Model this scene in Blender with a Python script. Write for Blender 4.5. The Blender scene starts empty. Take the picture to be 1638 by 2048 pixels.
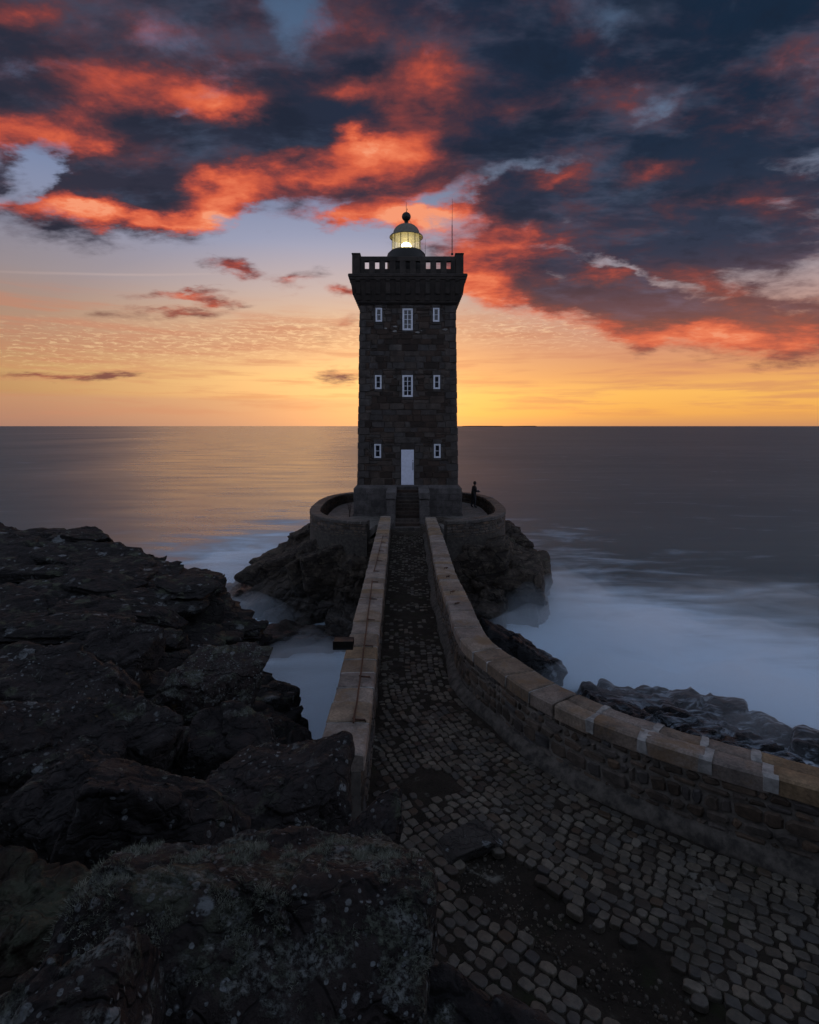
import bpy, bmesh, math, random
import numpy as np
from mathutils import Vector, Matrix, Euler

S = bpy.context.scene
COL = S.collection
R = math.radians
EYE = 10.5            # camera height above the sea, metres
F = 1092.0            # focal length in photo pixels (photo 1638 x 2048, horizon at row 852)

def at(x, y, d):
    """point seen at photo pixel (x, y) at depth d"""
    return Vector(((x - 819.0) / F * d, d, EYE - (y - 852.0) / F * d))

# ------------------------------------------------------------------ camera
cam_d = bpy.data.cameras.new("camera")
cam = bpy.data.objects.new("camera", cam_d)
COL.objects.link(cam)
cam.location = (0, 0, EYE)
cam.rotation_euler = (R(90), 0, 0)
cam_d.sensor_fit = 'VERTICAL'
cam_d.sensor_height = 36.0
cam_d.lens = 36.0 * F / 2048.0
cam_d.shift_y = -172.0 / 2048.0
cam_d.clip_start = 0.05
cam_d.clip_end = 60000.0
S.camera = cam
S.view_settings.view_transform = 'Standard'
S.view_settings.look = 'None'
S.view_settings.exposure = 0.0
S.view_settings.gamma = 1.0
S.render.engine = 'CYCLES'
S.cycles.volume_bounces = 2
S.cycles.max_bounces = 8
S.cycles.use_adaptive_sampling = True
S.cycles.adaptive_threshold = 0.02
S.cycles.adaptive_min_samples = 16
S.cycles.transparent_max_bounces = 16
S.cycles.sample_clamp_indirect = 4.0

def lin(r, g, b):
    """sRGB 0-255 -> linear rgba"""
    f = lambda c: (c / 255.0) / 12.92 if c / 255.0 <= 0.04045 else ((c / 255.0 + 0.055) / 1.055) ** 2.4
    return (f(r), f(g), f(b), 1.0)

# ------------------------------------------------------------------ node helper
class NT:
    def __init__(self, tree):
        self.t = tree
        self.n = tree.nodes
        self.l = tree.links
    def put(self, sock, v):
        if isinstance(v, bpy.types.NodeSocket):
            self.l.new(v, sock)
        elif v is not None:
            if isinstance(v, tuple) and sock.type == 'VALUE': v = v[0]
            sock.default_value = v
    def node(self, typ, **kw):
        n = self.n.new(typ)
        for k, v in kw.items():
            setattr(n, k, v)
        return n
    def math(self, op, a, b=None, c=None, clamp=False):
        n = self.node('ShaderNodeMath', operation=op, use_clamp=clamp)
        self.put(n.inputs[0], a)
        if b is not None: self.put(n.inputs[1], b)
        if c is not None: self.put(n.inputs[2], c)
        return n.outputs[0]
    def add(self, a, b): return self.math('ADD', a, b)
    def sub(self, a, b): return self.math('SUBTRACT', a, b)
    def mul(self, a, b): return self.math('MULTIPLY', a, b)
    def mad(self, a, b, c): return self.math('MULTIPLY_ADD', a, b, c)
    def vec(self, op, a, b=None, s=None):
        n = self.node('ShaderNodeVectorMath', operation=op)
        self.put(n.inputs[0], a)
        if b is not None: self.put(n.inputs[1], b)
        if s is not None: self.put(n.inputs['Scale'], s)
        return n.outputs['Value'] if op in ('DOT_PRODUCT', 'LENGTH', 'DISTANCE') else n.outputs['Vector']
    def comb(self, x, y, z):
        n = self.node('ShaderNodeCombineXYZ')
        for i, v in enumerate((x, y, z)): self.put(n.inputs[i], v)
        return n.outputs[0]
    def sep(self, v):
        n = self.node('ShaderNodeSeparateXYZ')
        self.put(n.inputs[0], v)
        return n.outputs
    def noise(self, vec, scale=5, detail=4, rough=0.55, dist=0.0, col=False, lac=2.0):
        n = self.node('ShaderNodeTexNoise')
        self.put(n.inputs['Vector'], vec)
        n.inputs['Scale'].default_value = scale
        n.inputs['Detail'].default_value = detail
        n.inputs['Roughness'].default_value = rough
        n.inputs['Lacunarity'].default_value = lac
        n.inputs['Distortion'].default_value = dist
        return n.outputs['Color'] if col else n.outputs[0]
    def voro(self, vec, scale=5, feature='F1', out='Distance', rand=1.0):
        n = self.node('ShaderNodeTexVoronoi', feature=feature)
        self.put(n.inputs['Vector'], vec)
        n.inputs['Scale'].default_value = scale
        n.inputs['Randomness'].default_value = rand
        return n.outputs[out]
    def mapr(self, v, a, b, c=0.0, d=1.0, smooth=True):
        n = self.node('ShaderNodeMapRange')
        n.interpolation_type = 'SMOOTHSTEP' if smooth else 'LINEAR'
        n.clamp = True
        self.put(n.inputs['Value'], v)
        for k, x in zip(('From Min', 'From Max', 'To Min', 'To Max'), (a, b, c, d)):
            self.put(n.inputs[k], x)
        return n.outputs[0]
    def ramp(self, v, stops, interp='LINEAR'):
        n = self.node('ShaderNodeValToRGB')
        self.put(n.inputs[0], v)
        cr = n.color_ramp
        cr.interpolation = interp
        while len(cr.elements) < len(stops): cr.elements.new(0.5)
        for e, (p, c) in zip(cr.elements, stops):
            e.position = p
            e.color = c
        return n.outputs[0]
    def mix(self, f, a, b, mode='MIX'):
        n = self.node('ShaderNodeMix', data_type='RGBA', blend_type=mode)
        self.put(n.inputs[0], f)
        self.put(n.inputs[6], a)
        self.put(n.inputs[7], b)
        return n.outputs[2]
    def mapping(self, v, loc=(0, 0, 0), rot=(0, 0, 0), scale=(1, 1, 1), typ='POINT'):
        n = self.node('ShaderNodeMapping', vector_type=typ)
        self.put(n.inputs['Vector'], v)
        n.inputs['Location'].default_value = loc
        n.inputs['Rotation'].default_value = rot
        n.inputs['Scale'].default_value = scale
        return n.outputs[0]
# ------------------------------------------------------------------ sky (world): dusk gradient + sunset clouds, by direction
def azel(x, y):
    v = Vector(((x - 819) / F, 1.0, -(y - 852) / F)).normalized()
    return math.degrees(math.atan2(v.x, v.y)), math.degrees(math.asin(v.z))

W = bpy.data.worlds.new("World")
S.world = W
W.use_nodes = True
w = NT(W.node_tree)
w.n.clear()
gen = w.node('ShaderNodeTexCoord').outputs['Generated']
X, Y, Z = w.sep(gen)
az = w.mul(w.math('ARCTAN2', X, Y), 180 / math.pi)
el = w.mul(w.math('ARCSINE', Z), 180 / math.pi)
q0 = w.comb(az, el, 0.0)

# perspective cloud-deck coordinates for the fine structure
inv = w.math('DIVIDE', 1.0, w.add(w.math('MAXIMUM', Z, 0.0), 0.22))
deck = w.comb(w.mul(X, inv), w.mul(w.mul(Y, inv), 1.25), w.mul(Z, 0.6))
wn = w.noise(deck, 3.2, 5, 0.58, col=True)
warp = w.vec('SCALE', w.vec('SUBTRACT', wn, (0.5, 0.5, 0.5)), s=8.0)
warp = w.vec('MULTIPLY', warp, (1.25, 0.62, 0.0))
wn2 = w.noise(deck, 13.0, 4, 0.6, col=True)
warp2 = w.vec('MULTIPLY', w.vec('SUBTRACT', wn2, (0.5, 0.5, 0.5)), (4.0, 2.1, 0.0))
# less warp close to the horizon
wk = w.mapr(el, 3.0, 24.0, 0.25, 1.0)
q = w.vec('ADD', q0, w.vec('SCALE', w.vec('ADD', warp, warp2), s=wk))

def blobs(coord, items, start=0.0):
    acc = start
    for i, (x, y, sx, sy, rot, amp) in enumerate(items):
        c = azel(x, y)
        cr, sr = math.cos(R(rot)), math.sin(R(rot))          # photo rot is clockwise on screen
        p1, p0 = azel(x + 20 * cr, y + 20 * sr), azel(x - 20 * cr, y - 20 * sr)
        q1, q0_ = azel(x + 20 * sr, y - 20 * cr), azel(x - 20 * sr, y + 20 * cr)
        ang = math.atan2(p1[1] - p0[1], p1[0] - p0[0])
        kx = 1.75 * math.hypot(p1[0] - p0[0], p1[1] - p0[1]) / 40
        ky = 1.75 * math.hypot(q1[0] - q0_[0], q1[1] - q0_[1]) / 40
        if i % 8 == 7:      # evaluated in small batches (keeps the shader stack small)
            cc = w.node('ShaderNodeVectorMath', operation='MULTIPLY_ADD')
            w.put(cc.inputs[0], acc)
            cc.inputs[1].default_value = (1e-6, 1e-6, 0)
            w.put(cc.inputs[2], coord)
            coord = cc.outputs[0]
        m = w.mapping(coord, (c[0], c[1], 0), (0, 0, ang), (sx * kx, sy * ky, 1), 'TEXTURE')
        g = w.node('ShaderNodeTexGradient', gradient_type='SPHERICAL')
        w.put(g.inputs[0], m)
        acc = w.mad(g.outputs['Fac'], amp, acc)
    return acc

fb = w.noise(deck, 5.2, 8, 0.6, 0.25)
fb_hi = w.noise(w.vec('ADD', deck, w.vec('SCALE', wn, s=0.04)), 13.0, 5, 0.6)
fb_lo = w.noise(w.vec('MULTIPLY', deck, (1.0, 1.6, 1.0)), 3.1, 5, 0.6, 0.15)

DENS = [
 (140,370,320,90,0,1.25),(330,410,200,70,0,1.15),(600,320,260,80,-6,1.0),(810,290,140,100,0,.8),
 (75,345,76,30,-32,-1.6),(375,232,36,20,0,-.7),(485,252,56,20,0,-.5),(600,30,50,64,20,-.9),(1250,15,80,32,0,-.6),
 (1300,208,64,26,-20,-.95),(1060,325,120,26,-12,-.75),(940,385,80,32,-14,-1.0),(1560,335,80,18,0,-.2),(1540,240,40,50,0,-.3),(1250,300,300,90,0,.6),
 (300,50,90,50,0,-.4),(560,425,170,24,-14,-.55),
 (725,432,110,20,-2,1.2),(890,424,80,20,-20,.85),(600,390,170,40,-14,.35),(1000,395,70,36,0,.8),
 (1130,480,300,90,0,1.1),(1480,450,300,130,0,1.2),(960,530,110,60,0,.8),
 (1270,548,120,14,17,-.95),(1385,595,50,28,20,-.55),(1090,545,50,14,20,-.5),
 (1130,590,210,56,0,1.1),(1270,620,140,56,0,1.0),(1292,685,30,34,0,.8),
 (1490,660,190,56,0,1.1),(1600,680,120,60,0,.8),
 (470,540,56,16,8,1.3),(590,562,44,22,-20,.95),(365,588,90,11,-2,1.3),(425,605,54,8,4,1.2),(350,627,120,12,-2,1.2),(680,582,32,12,0,1.0),(695,645,60,22,-40,.7),
 (676,752,44,17,0,1.15),(60,752,90,8,3,1.2),(215,754,80,9,-2,1.2),
]
HEAT = [
 (175,175,80,50,0,.55),(320,190,150,42,10,.55),(455,207,120,36,14,.85),(690,182,50,28,0,.65),(790,160,90,60,0,.45),
 (820,290,100,105,0,.9),(715,285,56,26,0,.75),(600,352,190,36,-12,1.15),(440,400,70,46,0,.85),(330,440,200,22,4,1.1),(150,420,250,24,4,.85),
 (60,270,130,40,0,.8),(210,295,140,38,8,.65),(30,22,80,28,0,.6),(300,50,70,26,0,.35),(700,30,70,50,0,.35),
 (350,345,105,44,0,-.4),(590,262,120,30,-4,-.7),(130,372,110,26,0,-.2),(290,255,100,24,0,-.4),
 (730,436,130,32,0,1.15),(880,428,90,32,-20,0.9),(400,300,520,190,0,.10),(640,350,200,50,-8,.15),(950,530,90,66,0,1.1),(980,605,120,46,0,1.1),(1060,655,120,30,0,1.1),(1195,565,56,30,0,1.0),
 (1260,680,160,24,0,1.05),(1400,665,150,34,6,1.0),(1420,575,100,30,20,.7),(1560,690,130,46,0,.65),
 (1275,352,66,20,-10,.75),(1100,368,52,20,-10,.75),(1440,395,100,22,-6,.55),(1050,200,240,50,-4,.26),(1020,470,140,34,10,.5),(1600,420,90,34,0,.35),
 (1270,605,120,32,0,-.5),(1090,580,80,26,0,-.45),(1510,652,50,26,0,-.35),
 (470,540,70,26,0,.75),(640,580,90,40,0,1.0),(370,605,140,40,0,.85),(695,645,70,36,0,1.0),(676,752,70,26,0,.2),(140,752,180,14,0,.55),
]
base = w.mapr(el, 19.0, 27.0, -0.2, 1.05)
dens = blobs(q, DENS, base)
dens = w.add(dens, w.mul(w.sub(fb, 0.5), 1.7))
dens = w.add(dens, w.mul(w.sub(fb_hi, 0.5), 0.5))
cov = w.mapr(dens, 0.12, 0.95)
thick = w.mapr(dens, 0.7, 1.8)

heat = blobs(q, HEAT, 0.0)
heat = w.add(heat, w.mul(w.sub(fb, 0.5), -1.6))
heat = w.add(heat, w.mul(w.sub(fb_hi, 0.5), 0.5))
heat = w.add(heat, w.mul(w.sub(fb_lo, 0.5), 1.2))
heat = w.mul(w.sub(heat, w.mul(thick, 0.14)), 0.92)
# cloud colours: lit from below by the low sun (red-orange), unlit parts blue-grey
cool = w.ramp(w.mapr(az, -30, 34), [(0.0, lin(52, 48, 62)), (0.5, lin(58, 54, 70)), (1.0, lin(46, 54, 74))])
coolhi = w.ramp(w.mapr(az, -30, 34), [(0.0, lin(40, 43, 58)), (0.45, lin(34, 44, 64)), (1.0, lin(22, 38, 58))])
cool = w.mix(w.mapr(el, 14, 29), cool, coolhi)
cool = w.mix(w.mul(w.mapr(fb_lo, 0.46, 0.70), 0.55), cool, lin(84, 98, 124))
cool = w.mix(w.mul(w.mapr(fb, 0.50, 0.68), 0.5), cool, lin(24, 30, 44))
lit = w.ramp(w.mapr(heat, -0.1, 1.45, smooth=False), [(0.0, lin(58, 46, 58)), (0.26, lin(84, 52, 58)),
      (0.42, lin(122, 60, 60)), (0.58, lin(178, 76, 60)), (0.74, lin(218, 98, 66)), (0.90, lin(240, 126, 86)), (1.0, lin(248, 154, 114))])
hk = w.mapr(heat, -0.25, 0.60)
cloud = w.mix(hk, cool, lit)
cloud = w.mix(w.mul(w.mapr(el, 17, 7), 0.25), cloud, lin(228, 138, 100))     # warmer low clouds

# clear sky
skyL = w.ramp(w.mapr(el, 0, 40, smooth=False), [
  (0.0, lin(176, 140, 126)), (0.035, lin(206, 152, 122)), (0.075, lin(230, 172, 120)), (0.125, lin(240, 186, 124)), (0.19, lin(222, 168, 132)),
  (0.26, lin(206, 166, 144)), (0.34, lin(182, 166, 172)), (0.45, lin(152, 156, 182)), (0.57, lin(116, 130, 164)), (0.72, lin(88, 108, 140)), (1.0, lin(58, 82, 112))])
skyR = w.ramp(w.mapr(el, 0, 40, smooth=False), [
  (0.0, lin(196, 138, 98)), (0.03, lin(232, 164, 86)), (0.08, lin(242, 178, 90)), (0.125, lin(222, 150, 94)), (0.19, lin(206, 138, 108)),
  (0.26, lin(196, 152, 138)), (0.34, lin(164, 150, 156)), (0.45, lin(150, 152, 170)), (0.57, lin(112, 126, 152)), (0.72, lin(84, 104, 132)), (1.0, lin(52, 76, 104))])
sky = w.mix(w.mapr(az, -4, 8), skyL, skyR)
left_dim = w.mapr(az, -42, -6, 0.60, 1.0)
sky = w.mix(w.mapr(el, 14, 24), w.mix(1.0, sky, w.comb(left_dim, left_dim, left_dim), 'MULTIPLY'), sky)
# glow round the sun, hidden low behind the tower
gl = blobs(q0, [(700, 745, 330, 150, 0, 1.0)])
sky = w.mix(w.mul(gl, 0.42), sky, lin(255, 205, 135))
# thin banded veil of high cloud near the horizon
band = w.comb(w.mul(az, 0.10), w.mul(el, 1.25), 0.0)
bn = w.noise(w.vec('ADD', band, w.vec('MULTIPLY', warp, (0.03, 0.10, 0.0))), 1.0, 5, 0.55)
bm = w.mul(w.mapr(el, 13.5, 9.5), w.mapr(el, 0.2, 2.0))
sky = w.mix(w.mul(w.mul(w.mapr(bn, 0.44, 0.66), bm), 0.55), sky, lin(196, 122, 94))
# mackerel ripples
rp = w.noise(w.vec('ADD', w.comb(w.mul(az, 0.55), w.mul(el, 2.6), 0.0), w.vec('MULTIPLY', warp2, (0.35, 0.5, 0.0))), 2.0, 3, 0.6)
rmask = blobs(q, [(200, 690, 420, 34, 0, .9), (600, 665, 200, 24, 0, .6), (1050, 665, 220, 26, 0, .8)])
sky = w.mix(w.mul(w.mul(rmask, w.mapr(rp, 0.60, 0.44)), 0.62), sky, lin(186, 118, 92))
sky = w.mix(w.mul(w.mul(rmask, w.mapr(rp, 0.52, 0.66)), 0.5), sky, lin(250, 206, 156))
# haze bank on the horizon
bank = w.mul(w.mapr(w.add(el, w.mul(w.sub(bn, 0.5), 0.8)), 3.1, 2.4), w.mapr(az, 4, -2))
sky = w.mix(w.mul(bank, 0.45), sky, lin(192, 138, 116))
# vapour trail
tr = blobs(w.vec('ADD', q0, w.vec('MULTIPLY', warp, (0, 0.035, 0))), [(230, 549, 200, 2.2, 0.6, 1.0)])
sky = w.mix(w.mul(tr, 0.2), sky, lin(226, 196, 184))
# Nishita twilight tint behind it all
ni = w.node('ShaderNodeTexSky', sky_type='NISHITA')
ni.sun_disc = False
ni.sun_elevation = R(3.0)
ni.sun_rotation = R(-0.8)
sky = w.mix(1.0, sky, w.mix(1.0, ni.outputs[0], (0.012, 0.012, 0.012, 1), 'MULTIPLY'), 'ADD')

front = w.mix(w.mul(cov, w.mapr(dens, 0.3, 1.0, 0.72, 0.98)), sky, cloud)
# the rest of the sky: overcast dusk blue overhead and in the east
rear = w.ramp(w.mapr(Z, -0.1, 1.0, smooth=False), [(0.0, (.58, .62, .78, 1)), (0.3, (.56, .64, .85, 1)), (1.0, (.17, .225, .34, 1))])
rear = w.mix(w.mul(w.mapr(fb, 0.4, 0.65), 0.4), rear, (.34, .39, .52, 1))
full = w.mix(w.mapr(Y, 0.62, 0.15), front, rear)
bg = w.node('ShaderNodeBackground')
w.put(bg.inputs['Color'], full)
bg.inputs['Strength'].default_value = 1.0
wo = w.node('ShaderNodeOutputWorld')
w.l.new(bg.outputs[0], wo.inputs['Surface'])
W.cycles.sampling_method = 'MANUAL'
W.cycles.sample_map_resolution = 256
# ------------------------------------------------------------------ numpy noise
def _hash(i, j, k, seed):
    h = (i.astype(np.uint32) * np.uint32(374761393)) ^ (j.astype(np.uint32) * np.uint32(668265263)) ^ (k.astype(np.uint32) * np.uint32(2147483647)) ^ np.uint32((seed * 974711 + 12345) & 0xffffffff)
    h = (h ^ (h >> np.uint32(13))) * np.uint32(1274126177)
    h = (h ^ (h >> np.uint32(16))) * np.uint32(2246822519)
    return h ^ (h >> np.uint32(15))

_G = np.array([(1,1,0),(-1,1,0),(1,-1,0),(-1,-1,0),(1,0,1),(-1,0,1),(1,0,-1),(-1,0,-1),(0,1,1),(0,-1,1),(0,1,-1),(0,-1,-1)], float)

def pnoise(P, seed=0):
    with np.errstate(over='ignore'):
        I = np.floor(P).astype(np.int64)
        f = P - I
        u = f * f * f * (f * (f * 6 - 15) + 10)
        out = 0
        for a in (0, 1):
            for b in (0, 1):
                for c in (0, 1):
                    g = _G[_hash(I[:, 0] + a, I[:, 1] + b, I[:, 2] + c, seed) % 12]
                    dot = g[:, 0] * (f[:, 0] - a) + g[:, 1] * (f[:, 1] - b) + g[:, 2] * (f[:, 2] - c)
                    wgt = (u[:, 0] if a else 1 - u[:, 0]) * (u[:, 1] if b else 1 - u[:, 1]) * (u[:, 2] if c else 1 - u[:, 2])
                    out = out + wgt * dot
    return out

def fbm(P, octs=5, seed=0, gain=0.5, ridged=False):
    s, a, tot = 0, 1.0, 0.0
    Q = P.copy()
    for o in range(octs):
        n = pnoise(Q, seed + o * 17)
        if ridged: n = 1 - 2 * np.abs(n)*1.6
        s = s + a * n
        tot += a
        a *= gain
        Q = Q * 2.03 + 7.31
    return s / tot

def cells(P, seed=0):
    """random value of the nearest jittered cell and distance gap to the second nearest"""
    with np.errstate(over='ignore'):
        I = np.floor(P).astype(np.int64)
        best = np.full(len(P), 9.0); second = np.full(len(P), 9.0); val = np.zeros(len(P))
        for a in (-1, 0, 1):
            for b in (-1, 0, 1):
                for c in (-1, 0, 1):
                    h = _hash(I[:, 0] + a, I[:, 1] + b, I[:, 2] + c, seed)
                    j = np.stack([(h & 1023) / 1023.0, ((h >> 10) & 1023) / 1023.0, ((h >> 20) & 1023) / 1023.0], 1)
                    q = np.stack([I[:, 0] + a, I[:, 1] + b, I[:, 2] + c], 1) + j
                    dd = np.sqrt(((P - q) ** 2).sum(1))
                    closer = dd < best
                    second = np.where(closer, best, np.minimum(second, dd))
                    val = np.where(closer, (h % 9973) / 9973.0, val)
                    best = np.where(closer, dd, best)
    return val, second - best

# ------------------------------------------------------------------ objects, names, labels
def tag(o, label=None, cat=None, group=None, kind=None):
    if label: o["label"] = label
    if cat: o["category"] = cat
    if group: o["group"] = group
    if kind: o["kind"] = kind
    return o

def thing(name, label, cat, loc=(0, 0, 0), group=None):
    o = bpy.data.objects.new(name, None)
    o.empty_display_size = 0.2
    COL.objects.link(o)
    o.location = loc
    return tag(o, label, cat, group)

def link_mesh(name, me, mat=None, parent=None, smooth=False):
    o = bpy.data.objects.new(name, me)
    COL.objects.link(o)
    if mat is not None and not me.materials:
        me.materials.append(mat)
    if parent is not None:
        o.parent = parent
        p = Vector((0, 0, 0)); q = parent
        while q is not None:
            p += q.location; q = q.parent
        o.location = -p                     # part meshes are written in world metres
    if smooth:
        me.shade_smooth()
    return o

def np_mesh(name, V, Q, mat=None, parent=None, smooth=True, attrs=None):
    """V (n,3) array, Q (m,4) or (m,3) int array"""
    me = bpy.data.meshes.new(name)
    V = np.asarray(V, np.float32); Q = np.asarray(Q, np.int32)
    k = Q.shape[1]
    me.vertices.add(len(V)); me.vertices.foreach_set('co', V.ravel())
    me.loops.add(Q.size); me.loops.foreach_set('vertex_index', Q.ravel())
    me.polygons.add(len(Q))
    me.polygons.foreach_set('loop_start', np.arange(0, Q.size, k, dtype=np.int32))
    me.polygons.foreach_set('loop_total', np.full(len(Q), k, np.int32))
    me.update(calc_edges=True)
    me.validate()
    for kk, arr in (attrs or {}).items():
        at_ = me.attributes.new(kk, 'FLOAT', 'POINT')
        at_.data.foreach_set('value', np.asarray(arr, np.float32))
    return link_mesh(name, me, mat, parent, smooth)

class MB:
    """collects verts and faces (any size) with a random value per piece, for ONE mesh object"""
    def __init__(self):
        self.v = []; self.f = []; self.a = []
    def add(self, verts, faces, val=0.5):
        b = len(self.v)
        self.v += [tuple(p) for p in verts]
        self.f += [tuple(i + b for i in fc) for fc in faces]
        self.a += [val] * len(verts)
    def box(self, x0, x1, y0, y1, z0, z1, bev=0.0, val=0.5):
        if bev <= 0:
            c = [(x, y, z) for z in (z0, z1) for y in (y0, y1) for x in (x0, x1)]
            self.add(c, [(0, 2, 3, 1), (4, 5, 7, 6), (0, 1, 5, 4), (2, 6, 7, 3), (0, 4, 6, 2), (1, 3, 7, 5)], val)
            return
        b = bev
        bm = bmesh.new()
        bmesh.ops.create_cube(bm, size=1)
        for v in bm.verts:
            v.co = Vector((x0 + (v.co.x + .5) * (x1 - x0), y0 + (v.co.y + .5) * (y1 - y0), z0 + (v.co.z + .5) * (z1 - z0)))
        bmesh.ops.bevel(bm, geom=bm.edges[:], offset=b, segments=1, affect='EDGES')
        bm.verts.index_update()
        self.add([v.co[:] for v in bm.verts], [[v.index for v in f.verts] for f in bm.faces], val)
        bm.free()
    def loft(self, rings, close=True, cap=True, val=0.5):
        n = len(rings[0]); vs = [p for r_ in rings for p in r_]; fs = []
        for i in range(len(rings) - 1):
            for j in range(n if close else n - 1):
                k = (j + 1) % n
                fs.append((i * n + j, i * n + k, (i + 1) * n + k, (i + 1) * n + j))
        if cap:
            fs.append(tuple(range(n))[::-1])
            fs.append(tuple((len(rings) - 1) * n + j for j in range(n)))
        self.add(vs, fs, val)
    def tube(self, pts, rad, n=8, val=0.5):
        pts = [Vector(p) for p in pts]
        rads = rad if isinstance(rad, (list, tuple)) else [rad] * len(pts)
        rings = []
        for i, p in enumerate(pts):
            d = (pts[min(i + 1, len(pts) - 1)] - pts[max(i - 1, 0)]).normalized()
            up = Vector((0, 0, 1)) if abs(d.z) < 0.95 else Vector((1, 0, 0))
            a = d.cross(up).normalized(); b = d.cross(a).normalized()
            rings.append([p + (a * math.cos(t) + b * math.sin(t)) * rads[i] for t in [2 * math.pi * k / n for k in range(n)]])
        self.loft(rings, True, True, val)
    def lathe(self, prof, cx, cy, n=32, val=0.5, cap=True):
        rings = [[(cx + r_ * math.cos(2 * math.pi * k / n), cy + r_ * math.sin(2 * math.pi * k / n), z) for k in range(n)] for r_, z in prof]
        self.loft(rings, True, cap, val)
    def build(self, name, mat, parent=None, smooth=False):
        me = bpy.data.meshes.new(name)
        me.from_pydata(self.v, [], self.f)
        at_ = me.attributes.new('var', 'FLOAT', 'POINT')
        at_.data.foreach_set('value', np.asarray(self.a, np.float32))
        me.materials.append(mat)
        bm = bmesh.new(); bm.from_mesh(me)
        bmesh.ops.recalc_face_normals(bm, faces=bm.faces[:])
        bm.to_mesh(me); bm.free()
        return link_mesh(name, me, None, parent, smooth)

# ------------------------------------------------------------------ materials
def new_mat(name):
    m = bpy.data.materials.new(name)
    m.use_nodes = True
    t = NT(m.node_tree)
    t.n.clear()
    out = t.node('ShaderNodeOutputMaterial')
    bs = t.node('ShaderNodeBsdfPrincipled')
    t.l.new(bs.outputs[0], out.inputs['Surface'])
    return m, t, bs, out

def bump(t, bs, h, strength=0.5, dist=0.02):
    b = t.node('ShaderNodeBump')
    b.inputs['Strength'].default_value = strength
    b.inputs['Distance'].default_value = dist
    t.put(b.inputs['Height'], h)
    t.l.new(b.outputs[0], bs.inputs['Normal'])

def attr(t, name):
    n = t.node('ShaderNodeAttribute', attribute_name=name)
    return n.outputs['Fac']

def grey(v): return (v, v, v, 1)

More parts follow.
